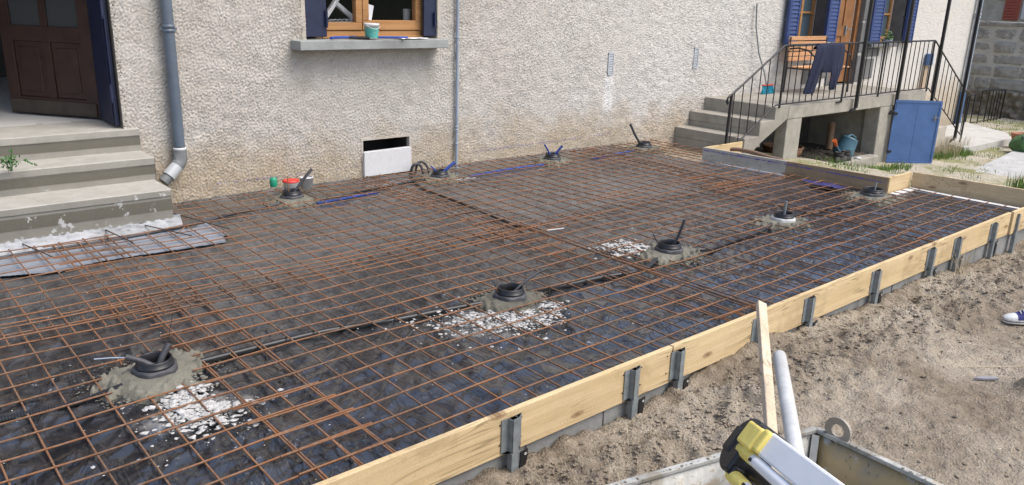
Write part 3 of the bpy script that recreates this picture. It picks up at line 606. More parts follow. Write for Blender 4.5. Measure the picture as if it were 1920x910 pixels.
board([(8.09,5.763),(8.86,5.763),(8.86,5.79),(8.09,5.79)], -.015, .185, TIMBER, "short light board running from the grey board to the porch stairs")
mb = MB()
for x in (1.93,2.05,2.70,2.83,3.03,3.12,3.77,3.90,4.33,4.46,5.19,5.31,6.05,6.19):
    for z in (.045,.14): mb.tube([(x,2.2665,z+.004*math.sin(x*9)),(x,2.2625,z+.004*math.sin(x*9))], .0035, 8)
o = mb.build('nail_heads', IRON); tag(o, 'dark nail heads driven into the front boards beside the stakes', 'nails', kind='stuff')
# chalk lines
mb = MB(); n = 60
for a, b in (((8.060,5.78),(8.152,4.72)), ((8.154,4.70),(8.268,3.62))):
    for i in range(n):
        t0, t1 = i/n, (i+1)/n; P0 = np.array(a)*(1-t0)+np.array(b)*t0; P1 = np.array(a)*(1-t1)+np.array(b)*t1; w_ = .002+.005*random.random(); z = .150-.022*(t0 if a[1] < 5 else 0)
        if random.random() < .12: continue
        mb.quad((P0[0]-.003,P0[1],z-w_), (P1[0]-.003,P1[1],z-w_), (P1[0]-.003,P1[1],z+w_), (P0[0]-.003,P0[1],z+w_))
o = mb.build("chalk_line", PURPLE); tag(o, "blue violet chalk line snapped along the inner formwork boards", "chalk line")
mb = MB()
for i in range(150):
    t = i/150; x = 5.6+t*2.3
    if random.random() < .45: continue
    z = .155+.02*t; w_ = .001+.003*random.random(); mb.quad((x,W-.0105,z-w_),(x+.014,W-.0105,z-w_),(x+.014,W-.0105,z+w_),(x,W-.0105,z+w_))
for i in range(90):
    t = i/90; x = 2.6+t*1.5
    if random.random() < .6: continue
    z = .15; w_ = .001+.002*random.random(); mb.quad((x,W-.0105,z-w_),(x+.014,W-.0105,z-w_),(x+.014,W-.0105,z+w_),(x,W-.0105,z+w_))
o = mb.build("chalk_line", PURPLE); tag(o, "faint broken violet chalk line marked low on the house wall", "chalk line")
# block footing under the front boards
bw = thing("block_wall", (3, 2.3, -.3), "low grey concrete block wall showing below the front boards", "block wall")
x = -.9; i = 0
while x < 8.9:
    mb = MB(); mb.box(x+.004, min(x+.496, 8.95), 2.285+random.uniform(-.002,.002), 2.45, -.45, -.022); mb.build("block", BLOCK, bw, bevel=.003); x += .5; i += 1

n = 26; vx = np.linspace(7.78, 8.13, n); vy = np.linspace(3.85, 4.45, n); VX, VY = np.meshgrid(vx, vy)
vm = (((VX-8.0)/.11)**2+((VY-4.14)/.26)**2+.25*samp(TV, VX, VY)) < 1
o = grid_obj("violet_film", vx, vy, .040+.008*np.abs(samp(TV, VX*1.3, VY*1.3)), simple("violet_plastic_film", (.035,.03,.12), .4, var=.3), None, vm); tag(o, "crumpled violet plastic film lying against the dark brown board", "plastic film")
# ---- galvanised stakes clamping the boards
def stake(x, drop, black):
    t = thing("formwork_stake", (x, 2.24, 0), None, "stake", "metal stakes clamping the front boards"); y = 2.263
    mb = MB(); z0, z1 = .0, .158
    prof = [(x-.058,y),(x-.058,y-.003),(x-.020,y-.003),(x-.016,y-.030),(x+.012,y-.030),(x+.016,y-.003),(x+.052,y-.003),(x+.052,y),(x+.019,y),(x+.015,y-.027),(x-.019,y-.027),(x-.023,y)]
    mb.prism(prof[:6]+prof[6:], 'z', z0, z1); mb.build("channel", GALV, t)
    mb = MB(); mb.box(x-.018, x+.014, y-.034, y-.0305, -drop, z1+.004); mb.box(x+.0145, x+.019, y-.034, y-.004, -drop, z0-.001); mb.box(x-.0235, x-.0185, y-.034, y-.004, -drop, z0-.001); mb.build("post", GALV, t)
    mb = MB()
    for zz in (.135, .10, .035): mb.tube([(x+.036,y-.0035,zz),(x+.036,y-.0055,zz)], .004, 8)
    mb.build("nail_hole", IRON, t)
    if black:
        mb = MB(); mb.prism([(x+.020,-.005),(x+.062,.002),(x+.058,-.05),(x+.04,-.14),(x+.020,-.16)], 'y', y-.04, y-.034); b_ = mb.build("bracket", IRON, t)
        mb = MB(); mb.lathe((x+.047,y-.0415,-.018), [(.002,0),(.0065,0)], 10, axis=(0,1,0)); mb.build("hole", WHITE, b_)
    return t
stk = [(1.995,.10,1,"nearest metal stake, on the knotted board"),(2.765,.16,1,"second metal stake from the camera, left of the joint in the boards"),(3.115,.13,1,"metal stake clamped over the joint between the two long boards"),
       (3.84,.08,1,"metal stake half hidden behind the upright wooden stick"),(4.39,.06,1,"metal stake just right of the upright wooden stick"),(5.25,.14,1,"metal stake with a black strap midway along the second board"),
       (6.12,.14,1,"metal stake with a tall black strap left of the dry grass tuft"),(6.60,.12,1,"metal stake rising behind the dry grass tuft"),(7.34,.2,1,"metal stake last but one before the far board joint"),(7.86,.26,0,"wide metal stake over the far joint of the front boards")]
for x, d, b, lab in stk: stake(x, d, b)['label'] = lab

# ================================================================== REINFORCING MESH
DX, DY = .1565, .1655
def in_slab(x, y):
    if y > 7.10 or y < 2.31: return False
    if x > 8.70: return False
    if y > 3.56 and x > 8.03+(5.79-y)*.102 and y < 5.85: return False
    if y >= 5.85 and x > 9.15: return False
    if x < 2.0 and y > 6.42: return False
    return True
RINGS = [(1.024,3.827),(3.095,3.566),(4.714,3.603),(6.314,3.606),(7.951,3.597),(3.123,6.691),(4.789,6.698),(6.444,6.74),(8.039,6.693)]
def runs(pts):
    """split a bar where it leaves the slab or would run through a collar"""
    out = []; cur = []
    for p in pts:
        ok = in_slab(p[0], p[1]) and all((p[0]-a)**2+(p[1]-b)**2 > .155**2 for a, b in RINGS)
        if ok: cur.append(p)
        else:
            if len(cur) > 2: out.append(cur)
            cur = []
    if len(cur) > 2: out.append(cur)
    return out
def mesh_mat(x0, x1, y0, y1, zb, ang, label, seed):
    r = random.Random(seed); t = thing("reinforcing_mesh", ((x0+x1)/2, (y0+y1)/2, zb), label, "rebar mesh", "welded rebar mats on the slab bed")
    ca, sa = math.cos(ang), math.sin(ang); cx, cy = (x0+x1)/2, (y0+y1)/2
    ph = [r.uniform(0, 6.28) for _ in range(4)]
    def sag(x, y): return .006*math.sin(2.1*x+ph[0])*math.sin(1.7*y+ph[1])+.003*math.sin(5*x+3*y+ph[2])
    def tr(x, y, dz):
        X, Y = cx+(x-cx)*ca-(y-cy)*sa, cy+(x-cx)*sa+(y-cy)*ca
        return (X, Y, zb+dz*1.3+1.5*sag(X, Y))
    nx = int(round((x1-x0)/DX)); ny = int(round((y1-y0)/DY))
    for i in range(nx):
        x = x0+DX*(i+.5); wob = r.uniform(-.003, .003); ph_ = r.uniform(0, 6)
        pts = [tr(x+wob+.002*math.sin(y*3+ph_), y, -.0033) for y in np.arange(y0, y1+.001, .1)]
        rs = runs(pts)
        if not rs: continue
        mb = MB()
        for s in rs: mb.tube(s, .0048, 6)
        mb.build("cross_bar", RUST, t)
    for j in range(ny):
        y = y0+DY*(j+.5); wob = r.uniform(-.003, .003); ph_ = r.uniform(0, 6)
        pts = [tr(x, y+wob+.002*math.sin(x*3+ph_), .0033) for x in np.arange(x0, x1+.001, .1)]
        rs = runs(pts)
        if not rs: continue
        mb = MB()
        for s in rs: mb.tube(s, .0048, 6)
        mb.build("long_bar", RUST, t)
Z0 = .034
mesh_mat(-1.50, 1.65, 2.33, 4.92, Z0, .001, "rebar mesh in the near left corner of the slab bed", 1)
mesh_mat(1.172, 4.27, 2.324, 4.90, Z0+.008, -.001, "rebar mesh in the front middle, around the collar beside the white stones", 2)
mesh_mat(3.87, 7.05, 2.33, 4.89, Z0+.002, .004, "rebar mesh in the front right half, around the third and fourth collars", 3)
mesh_mat(6.65, 8.72, 2.34, 4.88, Z0+.018, .002, "rebar mesh at the far right end beside the brownish end board", 4)
mesh_mat(-1.6, 1.545, 4.54, 6.42, Z0+.028, .004, "rebar mesh in front of the concrete front steps", 5)
mesh_mat(1.02, 4.30, 4.55, 7.08, Z0+.012, .003, "rebar mesh at the back left, in front of the wall slot", 6)
mesh_mat(3.88, 7.40, 4.545, 7.09, Z0+.030, -.004, "rebar mesh at the back middle under the two wall grilles", 7)
mesh_mat(6.95, 9.15, 4.55, 7.09, Z0+.014, .006, "rebar mesh in the back right corner at the porch stairs", 8)
def rod(pts, label, mat=RUST, r=.0045, name="rebar_rod"):
    mb = MB(); mb.tube(pts, r, 7); o = mb.build(name, mat); return tag(o, label, "rebar rod")
DR = simple("dark_steel_bar", (.06,.045,.04), .6, var=.3)
rod([(.86,6.56,.10),(.865,6.53,.085),(1.02,5.98,.062)], "dark short starter bar leaning from the painted footing, leftmost of the three", DR)
rod([(1.40,6.62,.12),(1.405,6.60,.105),(1.55,6.0,.066)], "dark short starter bar at the middle of the front steps", DR)
rod([(1.655,6.56,.10),(1.66,6.54,.088),(1.95,5.93,.066)], "dark short starter bar near the right end of the front steps", DR)
rod([(2.00,6.60,.11),(2.01,6.58,.095),(2.25,5.95,.066)], "dark short starter bar at the corner of the steps under the grey pipe", DR)
for k, (x, y0_, y1_, lab) in enumerate([(4.18,2.40,4.75,"long rusty extra rod lying along the seam between two front meshes"),(4.23,2.38,4.6,"second long rusty rod beside the first on the mesh seam"),(7.2,4.65,6.9,"rusty extra rod on the far back mesh seam")]):
    rod([(x+.12*0, y0_, .07), (x-.01, (y0_+y1_)/2, .064), (x+.02, y1_, .07)], lab)
rod([(4.28,4.50,.066),(4.43,4.46,.068)], "short white stick lying on the mesh near the centre of the slab", WHITE, .0045, "loose_stick")
rod([(5.12,5.0,.075),(6.4,5.05,.072),(7.7,5.0,.075)], "long single rusty rod across the middle of the mesh", RUST)
rod([(1.90,6.07,.07),(1.98,6.17,.075)], "tiny rusty offcut on the mesh left of the back collar", RUST)

# ================================================================== COLLARS IN MORTAR
T6 = band(51, .07, .6, 512, .006); T7 = band(52, .20, .5, 512, .01)
RLAB = ["nearest black collar, set in mortar above the left heap of white stones","black collar behind the biggest patch of white stones","black collar right of the small white stone patch near the slab centre",
        "black collar with a white rim, second from the end board","black collar tight against the brown stained board","black collar by the wall next to the red and green containers",
        "black collar by the wall below the thin blue conduit","black collar by the wall between the two blue ducts","black collar by the wall nearest the porch stairs"]
def bent(p0, p1, lift=.0, n=6):
    p0 = Vector(p0); p1 = Vector(p1); return [p0.lerp(p1, i/n)+Vector((0,0,lift*math.sin(math.pi*i/n))) for i in range(n+1)]
for k, (rx, ry) in enumerate(RINGS):
    t = thing("collar", (rx, ry, 0), RLAB[k], "floor collar", "black collars set in mortar across the slab")
    sc = [.86,.86,.88,.86,.98,.84,.80,.84,.84][k]; top = [.115,.115,.115,.105,.115,.115,.11,.115,.115][k]
    # mortar mound
    n = 44; g_ = np.linspace(-.42, .42, n*2); GX, GY = np.meshgrid(g_, g_); ang = np.arctan2(GY, GX)
    rad = np.hypot(GX*(1.0+.08*math.sin(k)), GY*1.12); R0 = (.27+.04*np.sin(2*ang+k)+.03*np.sin(3*ang+2*k)+.022*samp(T7, GX+k*3, GY))*(.98 if k == 0 else .90)
    H = (top-.075)*sstep(1.05, .40, rad/R0)
    ro = sstep(.5, .8, rad/R0)
    Zr = H+.010*samp(T6, GX+k, GY)*ro+.013*np.clip(samp(T7, GX*2.2+k, GY*2.2), 0, 2)*ro*sstep(1.35, .9, rad/R0)
    spatter = (samp(T6, GX*.8+2*k, GY*.8) > .3+1.2*(rad/R0-.9)) 
    mk = (rad < R0*1.12)
    mk &= rad > .06
    Zr = np.where(rad > R0*.8, Zr-.035*sstep(.85, 1.12, rad/R0), Zr)+.014*sstep(1.15,.85,rad/R0)
    inw = (GX+rx < 8.02+(5.79-GY-ry)*.102) if k in (4,) else (GY+ry < 7.13)
    o = grid_obj("mortar_mound", g_+rx, g_+ry, Zr, MORTAR, t, mk & inw)
    mb = MB(); rnd = random.Random(k)
    for _ in range(420 if k < 3 else 260):
        a = rnd.uniform(0, 6.283); q = rnd.gauss(1.0, .22)*.27; x_, y_ = rx+q*math.cos(a)*1.0, ry+q*math.sin(a)*.95
        if y_ > 7.1 or (k == 4 and x_ > 8.02+(5.79-y_)*.102): continue
        rock(mb, (x_, y_, .012+.02*max(0, 1-q/.27)), rnd.uniform(.003, .013)*(1.2 if q < .27 else .8), rnd)
    mb.build("mortar_crumbs", MORTAR, t)['kind'] = 'stuff'
    mb = MB(); ra, rb = .098*sc, .084*sc
    mb.lathe((rx,ry,top-.055), [(rb,.0),(rb,.052),(rb+.003,.056),(ra-.003,.056),(ra,.052),(ra,.030),(ra+.006,.028),(ra+.006,.020),(ra,.018),(ra,0)], 40)
    mb.build("ring", BLKP, t)
    mb = MB(); pr = [(.0,-.04),(rb-.012,-.04),(rb-.012,-.005),(rb,-.005)]; mb.lathe((rx,ry,top-.05), pr, 30); mb.build("well", HOLLOW_SHADE if k != 2 else HOLLOW_SHADE, t)
    fl = WHITEP if k == 3 else DUCT; mb = MB(); N = 40; P = []
    for (r_, z_) in ((ra-.004, top-.035), (ra+.016, top-.040), (ra+.020, top-.048), (ra+.022, top-.078)):
        for q in range(N):
            a = 2*math.pi*q/N; j = 1+.035*math.sin(5*a+k)+.02*math.sin(11*a+2*k) if r_ > ra else 1
            P.append((rx+r_*j*math.cos(a), ry+r_*j*math.sin(a), z_+(.003*math.sin(7*a+k) if r_ > ra else 0)))
    mb.add(P, [(i*N+q, i*N+(q+1)%N, (i+1)*N+(q+1)%N, (i+1)*N+q) for i in range(3) for q in range(N)], True); mb.build("flange", fl, t, loc=None)
    mb = MB(); zt = top-.02
    ends = {0: [((rx+.02,ry-.02,zt-.05),(rx-.115,ry+.055,zt+.035),.016,DUCT), ((rx+.01,ry+.0,zt-.05),(rx+.085,ry+.03,zt+.06),.016,DUCT)],
            1: [((rx,ry,zt-.04),(rx+.21,ry-.03,zt+.085),.009,DUCT)],
            2: [((rx-.03,ry,zt-.03),(rx-.10,ry+.08,zt+.08),.006,DUCT),((rx+.03,ry,zt-.03),(rx+.08,ry-.06,zt+.20),.011,DUCT)],
            3: [((rx,ry,zt-.04),(rx+.01,ry+.0,zt+.12),.012,GALV)], 4: [((rx+.03,ry,zt-.04),(rx+.05,ry,zt+.08),.008,GALV)],
            5: [((rx+.0,ry,zt-.04),(rx+.20,ry-.02,zt+.20),.014,DUCT),((rx-.03,ry,zt-.04),(rx-.03,ry,zt+.15),.005,RUST)],
            6: [((rx+.02,ry,zt-.03),(rx+.17,ry-.03,zt+.09),.016,BLUEH),((rx-.03,ry,zt-.03),(rx-.10,ry+.02,zt+.07),.008,BLUEH)],
            7: [((rx+.02,ry,zt-.03),(rx+.10,ry-.06,zt+.11),.014,BLUEH),((rx-.02,ry,zt-.03),(rx-.10,ry+.04,zt+.13),.010,BLUEH)],
            8: [((rx-.03,ry,zt-.03),(rx-.22,ry+.07,zt+.26),.015,DUCT)]}[k]
    for (a, b, r_, mt) in ends:
        mb = MB(); pts = bent(a, b, -.03 if k in (8, 2) else .012); mb.tube(pts, r_, 10); mb.build("duct_end", mt, t)
    if k == 1:
        mb = MB(); mb.tube([Vector((rx+.20,ry-.03,zt+.08)),Vector((rx+.27,ry-.05,zt+.10)),Vector((rx+.35,ry-.09,zt+.095)),Vector((rx+.42,ry-.13,zt+.10))], [.008,.006,.005,.003], 8); mb.build("cable", BLKP, t)
    if k == 0:
        mb = MB(); mb.tube([(rx-.10,ry+.05,zt+.03),(rx-.17,ry+.10,zt+.03),(rx-.24,ry+.12,zt+.035)], .004, 6); mb.build("wire", ZINC, t)
        mb = MB(); mb.tube([(rx+.08,ry+.03,zt+.05),(rx+.10,ry+.05,zt+.13),(rx+.13,ry+.07,zt+.20)], .0018, 5); mb.build("wire", IRON, t)

# corrugated ducts lying on the sheet
def duct(pts, r, mat, label, corr=False, name="duct"):
    pts = [Vector(p) for p in pts]; fine = []
    for i in range(len(pts)-1):
        p0 = pts[max(i-1,0)]; p1 = pts[i]; p2 = pts[i+1]; p3 = pts[min(i+2,len(pts)-1)]
        m = 24
        for q in range(m):
            s = q/m; fine.append(.5*((2*p1)+(-p0+p2)*s+(2*p0-5*p1+4*p2-p3)*s*s+(-p0+3*p1-3*p2+p3)*s**3))
    fine.append(pts[-1])
    if corr:
        # resample finely for ribs
        tot = [0]; 
        for i in range(1, len(fine)): tot.append(tot[-1]+(fine[i]-fine[i-1]).length)
        ss = np.arange(0, tot[-1], .006); A = np.array([list(p) for p in fine]); F = [Vector([float(np.interp(s, tot, A[:,c])) for c in range(3)]) for s in ss]
        rr = [r*(1.0 if (i//1) % 2 else .86) for i in range(len(F))]; mb = MB(); mb.tube(F, rr, 8, smooth=False)
    else: mb = MB(); mb.tube(fine, r, 9)
    o = mb.build(name, mat); return tag(o, label, "duct")
duct([(-.6,3.80,.018),(.3,3.80,.018),(.62,3.76,.018),(.86,3.79,.03)], .0165, BLKP, "ribbed black duct entering the nearest collar from the left edge", True)
duct([(1.22,3.83,.03),(1.6,3.85,.016),(1.95,3.83,.016),(2.35,3.74,.016),(2.62,3.70,.016),(2.92,3.62,.03)], .0175, BLKP, "black duct lying between the two nearest collars")
duct([(3.27,3.60,.03),(3.55,3.58,.016),(3.9,3.54,.016),(4.25,3.48,.016),(4.52,3.55,.03)], .0175, BLKP, "black duct between the collar behind the stones and the third collar")
duct([(4.90,3.57,.03),(5.1,3.50,.016),(5.5,3.53,.016),(5.9,3.56,.016),(6.12,3.6,.03)], .016, BLKP, "black duct between the third and fourth collars")
duct([(6.5,3.62,.03),(6.8,3.68,.02),(7.1,3.64,.02),(7.4,3.55,.02),(7.75,3.58,.03)], .014, BLKP, "black cable curving between the fourth collar and the brown board")
duct([(3.26,6.46,.024),(3.5,6.49,.018),(3.75,6.53,.016),(3.95,6.56,.012)], .012, BLUEH, "blue duct from the back left collar towards the conduit collar")
duct([(3.30,6.62,.02),(3.6,6.60,.018),(4.0,6.68,.018),(4.6,6.76,.02)], .012, BLKP, "black duct running beside the blue duct along the wall")
duct([(5.12,6.63,.014),(5.3,6.64,.018),(5.8,6.68,.018),(6.1,6.66,.018),(6.24,6.66,.018)], .014, BLUEH, "blue duct between the conduit collar and the next wall collar")
duct([(7.0,6.62,.014),(7.4,6.66,.018),(7.82,6.68,.02)], .011, BLUEH, "blue duct leading to the wall collar nearest the porch")
duct([(4.72,7.12,.03),(4.60,6.95,.018),(4.40,6.45,.018),(4.33,5.6,.018),(4.26,4.9,.018),(4.24,4.75,.018)], .010, BLKP, "black cable running out from the wall towards the centre of the slab")
duct([(-.4,6.24,.03),(.3,6.25,.03),(.9,6.27,.03),(1.5,6.28,.03),(2.05,6.33,.04),(2.5,6.5,.03),(3.0,6.6,.03)], .013, DUCT, "dark dusty cable along the foot of the painted footing")
duct([(4.66,7.06,.02),(4.665,7.03,.10),(4.70,7.01,.13),(4.75,7.0,.11),(4.77,6.98,.02)], .016, DUCT, "grey looped duct stub beside the white insulation slab", True)
duct([(4.73,7.07,.02),(4.735,7.04,.12),(4.78,7.02,.145),(4.83,7.0,.10),(4.84,6.97,.02)], .014, DUCT, "second grey duct loop by the wall, right of the first", True)
duct([(8.62,5.775,.11),(8.63,5.66,.12),(8.62,5.45,.12),(8.56,5.2,.11),(8.54,5.0,.10),(8.56,4.8,.04)], .026, simple("brown_clay_coated_pipe", (.20,.13,.09), .8), "thick brown pipe poking through the short board behind the grey board", name="pipe")

# containers on the mortar by the wall
gb = thing("tub", (3.10, 6.90, .12), "green crumpled plastic cup behind the back left collar", "container")
mb = MB(); mb.lathe((3.06,6.93,.11), [(.03,0),(.036,.03),(.034,.07),(.028,.085),(.0,.088)], 14); mb.build("cup_body", GREENP, gb)
rb_ = thing("tub", (3.25, 6.92, .08), "small white tub with a red lid behind the back left collar", "container")
mb = MB(); mb.lathe((3.24,6.95,.045), [(.0,0),(.062,0),(.072,.085),(.075,.09)], 22); mb.build("tub_body", WHITE, rb_)
mb = MB(); mb.lathe((3.24,6.95,.136), [(.078,-.004),(.078,.012),(.06,.016),(.0,.016)], 22); mb.build("lid", REDP, rb_)
wt = thing("tub", (3.42, 6.96, .08), "plain white tub against the wall right of the red-lidded one", "container")
mb = MB(); mb.lathe((3.41,6.97,.045), [(.0,0),(.055,0),(.064,.10),(.068,.10),(.068,.112),(.06,.112)], 22); mb.build("tub_body", WHITE, wt)

# ---- white crushed stone
def stones(spots, n, label, seed, rmin=.006, rmax=.026, name="crushed_stone"):
    rnd = random.Random(seed); mb = MB(); tot = sum(s[5] for s in spots)
    for (cx, cy, sx, sy, a, wgt) in spots:
        for _ in range(int(n*wgt/tot)):
            u, v = rnd.gauss(0, .5), rnd.gauss(0, .5); x = cx+u*sx*math.cos(a)-v*sy*math.sin(a); y = cy+u*sx*math.sin(a)+v*sy*math.cos(a)
            r = rmin*.6+(rmax-rmin*.6)*rnd.random()**2.8; d = math.hypot(u, v); rock(mb, (x, y, .012+r*.3+max(0, .022*(1-d))*rnd.random()), r, rnd)
    o = mb.build(name, STONEW); tag(o, label, "crushed stone", kind='stuff')
    return o
stones([(1.09,3.30,.17,.12,0,1),(1.03,3.45,.10,.12,0,.8),(1.12,3.56,.09,.05,0,.35),(1.0,3.22,.32,.22,0,.14),(.98,3.55,.3,.2,0,.05)], 1300, "left heap of crushed white stones by the nearest collar", 3)
stones([(2.86,3.36,.30,.13,-.1,1.3),(2.98,3.26,.22,.10,-.3,1),(2.70,3.48,.22,.07,-.1,.7),(3.24,3.35,.10,.08,0,.35),(2.75,3.2,.35,.25,-.5,.16),(2.62,3.62,.3,.1,0,.14)], 2100, "biggest patch of crushed white stones in front of the second collar", 4, .005, .019)
stones([(4.56,3.92,.20,.16,-.5,1),(4.63,3.80,.12,.10,0,.5),(4.6,3.9,.4,.3,0,.12)], 700, "small patch of crushed white stones left of the central collar", 5)
stones([(5.02,6.52,.07,.05,0,1),(4.95,6.50,.14,.06,0,1),(5.10,6.52,.10,.05,0,.7)], 90, "few white stones beside the conduit collar at the wall", 6)
# chips and crumbs strewn on the sheet
rnd = random.Random(99); mb = MB()
for _ in range(520):
    x, y = rnd.uniform(.2, 8.4), rnd.uniform(2.4, 7.0)
    if in_slab(x, y) and not (x < 2 and y > 6.3): rock(mb, (x, y, .010), rnd.uniform(.002, .0065), rnd)
o = mb.build("stone_chips", simple("pale_chips", (.55,.53,.49), .9)); tag(o, "scattered pale stone chips and mortar crumbs on the black sheet", "stone chips", kind='stuff')

# ================================================================== PORCH
PZ = .545
po = thing("concrete_porch", (12, 6.4, 0), "raised concrete porch with three stairs and an open recess below", "porch")
mb = MB(); mb.prism([(9.895,5.93),(14.25,5.93),(14.25,W-.003),(9.895,W-.003)], 'z', .42, PZ); mb.build("platform", CONC, po, bevel=.006)
mb = MB(); mb.prism([(9.556,5.95),(9.90,5.95),(9.90,W-.003),(9.556,W-.003)], 'z', .235, .363); mb.build("step", CONC, po, bevel=.006)
mb = MB(); mb.prism([(9.25,5.95),(9.56,5.95),(9.56,W-.003),(9.25,W-.003)], 'z', .02, .158); mb.build("step", CONC, po, bevel=.006)
mb = MB(); mb.box(9.25,9.29,5.95,W-.004,-.3,.018); mb.box(9.557,9.59,5.95,W-.004,.16,.233); mb.build("riser_base", CONC, po)
mb = MB(); mb.box(9.30,9.556,6.6,W-.004,-.4,.018); mb.build("back_wall", CONC_SHADE, po); mb = MB(); mb.box(9.56,9.93,6.6,W-.004,-.4,.23); mb.build("back_wall", CONC_SHADE, po)
mb = MB(); mb.prism([(9.893,5.955),(9.93,5.955),(9.93,W-.003),(9.893,W-.003)], 'z', .30, .54); mb.build("riser", CONC, po)
# front stringer with stepped top and raking underside
mb = MB(); mb.prism([(9.06,-.06),(9.30,.10),(9.92,.395),(9.92,.565),(9.60,.565),(9.60,.40),(9.27,.40),(9.27,.208),(8.95,.208),(8.95,-.06)][::-1], 'y', 5.80, 5.947); mb.build("stringer", CONC, po, bevel=.008)
mb = MB(); mb.box(9.925, 14.2, 5.80, 5.925, .385, .563); mb.build("beam", CONC, po, bevel=.01)
mb = MB(); mb.prism([(9.945,-.45),(10.31,-.45),(10.305,.383),(9.93,.383)][::-1], 'y', 5.805, 5.98); mb.build("pillar", CONC, po, bevel=.01)
mb = MB(); mb.prism([(12.66,-.7),(13.12,-.7),(13.03,.383),(12.62,.383)][::-1], 'y', 5.805, 6.05); mb.build("pillar", CONC, po, bevel=.015)
mb = MB(); mb.box(12.70, 12.95, 6.055, 7.1, -.7, .40); mb.build("side_wall", CONC, po, bevel=.01); mb = MB(); mb.box(14.05, 14.25, 5.83, 7.1, -.7, .38); mb.build("side_wall", CONC, po, bevel=.01)
mb = MB(); mb.box(9.95, 14.2, 7.0, 7.12, -.7, .41); mb.build("back_wall", CONC_SHADE, po)
mb = MB(); mb.prism([(10.32,5.70),(12.60,5.70),(12.60,5.86),(11.9,5.90),(10.32,5.98)], 'z', -.62, -.36); mb.build("kerb", CONC, po, bevel=.02)
mb = MB(); mb.box(12.9, 14.3, 5.35, 5.8, -.70, -.565); mb.build("threshold_slab", CONC_L, po, bevel=.01)
# stairs down on the far side
mb = MB(); mb.box(14.25, 14.65, 5.85, W-.003, -.8, .30); mb.box(14.65, 15.05, 5.85, W-.003, -.8, .08); mb.box(15.05, 15.45, 5.85, W-.003, -.8, -.14); mb.box(15.45, 15.85, 5.85, W-.003, -.8, -.36); mb.build("far_stairs", PLASTER, po, bevel=.01)
# floor of the recess: earth and rubble, on the ground
mb = MB(); rnd = random.Random(5)
for _ in range(500): rock(mb, (rnd.uniform(10.35,12.6), rnd.uniform(5.9,6.9), -.36+rnd.uniform(-.01,.02)), rnd.uniform(.01,.03), rnd)
o = mb.build("rubble", simple("dark_rubble", (.15,.13,.105), .95, var=.4)); tag(o, "loose dark rubble and twigs on the floor of the porch recess", "rubble", kind='stuff')
mb = MB(); mb.box(10.3, 12.7, 5.9, 7.05, -.6, -.36); mb.build("recess_floor", simple('recess_shade_earth', (.10,.085,.065), .95, var=.4, bump=.8, bdist=.02), po)  # earth colour darkened to carry the shade of the recess
# ---- blue hatch door standing open
hd = thing("cupboard_door", (12.98, 5.74, -.5), "blue metal hatch door swung open under the porch", "door")
d = Vector((math.cos(-.70), math.sin(-.70), 0)); nn = Vector((-d.y, d.x, 0)); hp = Vector((12.975, 5.745, 0))
def pbox(mb, t0, t1, z0, z1, o0, o1, hp=hp, d=d, nn=nn):
    P = [hp+d*t+nn*o+Vector((0,0,z)) for z in (z0, z1) for (t, o) in ((t0,o0),(t1,o0),(t1,o1),(t0,o1))]
    mb.add(P, [(0,1,2,3),(7,6,5,4),(4,5,1,0),(5,6,2,1),(6,7,3,2),(7,4,0,3)])
mb = MB(); pbox(mb, .0, .365, -.515, .475, -.012, .012); pbox(mb, .369, .735, -.515, .475, -.012, .012); mb.build("panel", BLUEP, hd)
mb = MB(); pbox(mb, -.005, .74, .45, .487, -.022, -.0125); pbox(mb, -.005, .74, -.52, -.49, -.022, -.0125); pbox(mb, .715, .745, -.5, .47, -.0225, -.0125); pbox(mb, .365, .369, -.515, .475, .0, .004); mb.build("rim", BLUEP, hd)
mb = MB(); pbox(mb, .62, .735, .215, .228, -.04, -.026); pbox(mb, .655, .675, .17, .26, -.028, -.0125); mb.build("latch", GALV, hd)
mb = MB(); pbox(mb, -.02, .05, .25, .29, -.03, -.0125); pbox(mb, -.02, .05, -.36, -.32, -.03, -.0125); mb.build("hinge", IRON, hd)

# ---- iron railing
ra_ = thing("iron_railing", (12, 5.8, .6), "black iron railing round the porch with jeans hung over it", "railing")
YR = 5.79
def bar(mb, a, b, r=.007): mb.tube([a, b], r, 6)
mb = MB(); mb.tube([(8.50,YR,.70),(8.47,YR,.685),(8.455,YR,.71),(8.465,YR,.75),(8.50,YR,.775),(8.56,YR,.80),(9.60,YR,1.362),(9.66,YR,1.372),(14.15,YR,1.385),(14.19,YR,1.37),(16.02,YR,.375)], .013, 8); mb.build("top_rail", IRON, ra_)
mb = MB(); mb.tube([(8.60,YR,.08),(8.90,YR,.24),(9.50,YR,.575),(9.57,YR,.60),(9.70,YR,.605),(14.12,YR,.612),(14.22,YR,.60),(16.02,YR,-.36)], .010, 8); mb.build("bottom_rail", IRON, ra_)
mb = MB(); mb.beam((8.52,YR,-.05),(8.545,YR,.80),.028,.028); mb.build("newel_post", IRON, ra_)
for x, z0 in ((9.66,.56),(11.30,.54),(12.42,.56),(14.15,.56)):
    mb = MB(); mb.beam((x,YR,z0),(x,YR,1.37),.022,.022); 
    if x in (11.30,): mb.box(x-.14, x+.01, YR-.01, YR+.02, z0-.005, z0+.015)
    mb.build("post", IRON, ra_)
mb = MB(); mb.beam((16.03,YR,-.62),(16.02,YR,.385),.026,.026); mb.build("post", IRON, ra_)
for i in range(6):
    x = 8.60+i*.178; x += .0; zt = .80+(x-8.56)*.540; zb = .08+(x-8.60)*.55
    mb = MB(); bar(mb, (x,YR,zb), (x,YR,zt)); mb.build("baluster", IRON, ra_)
x = 9.82
while x < 14.1:
    if min(abs(x-p) for p in (11.30, 12.42)) > .06:
        mb = MB(); bar(mb, (x,YR,.608), (x,YR,1.378)); mb.build("baluster", IRON, ra_)
    x += .158
x = 14.34
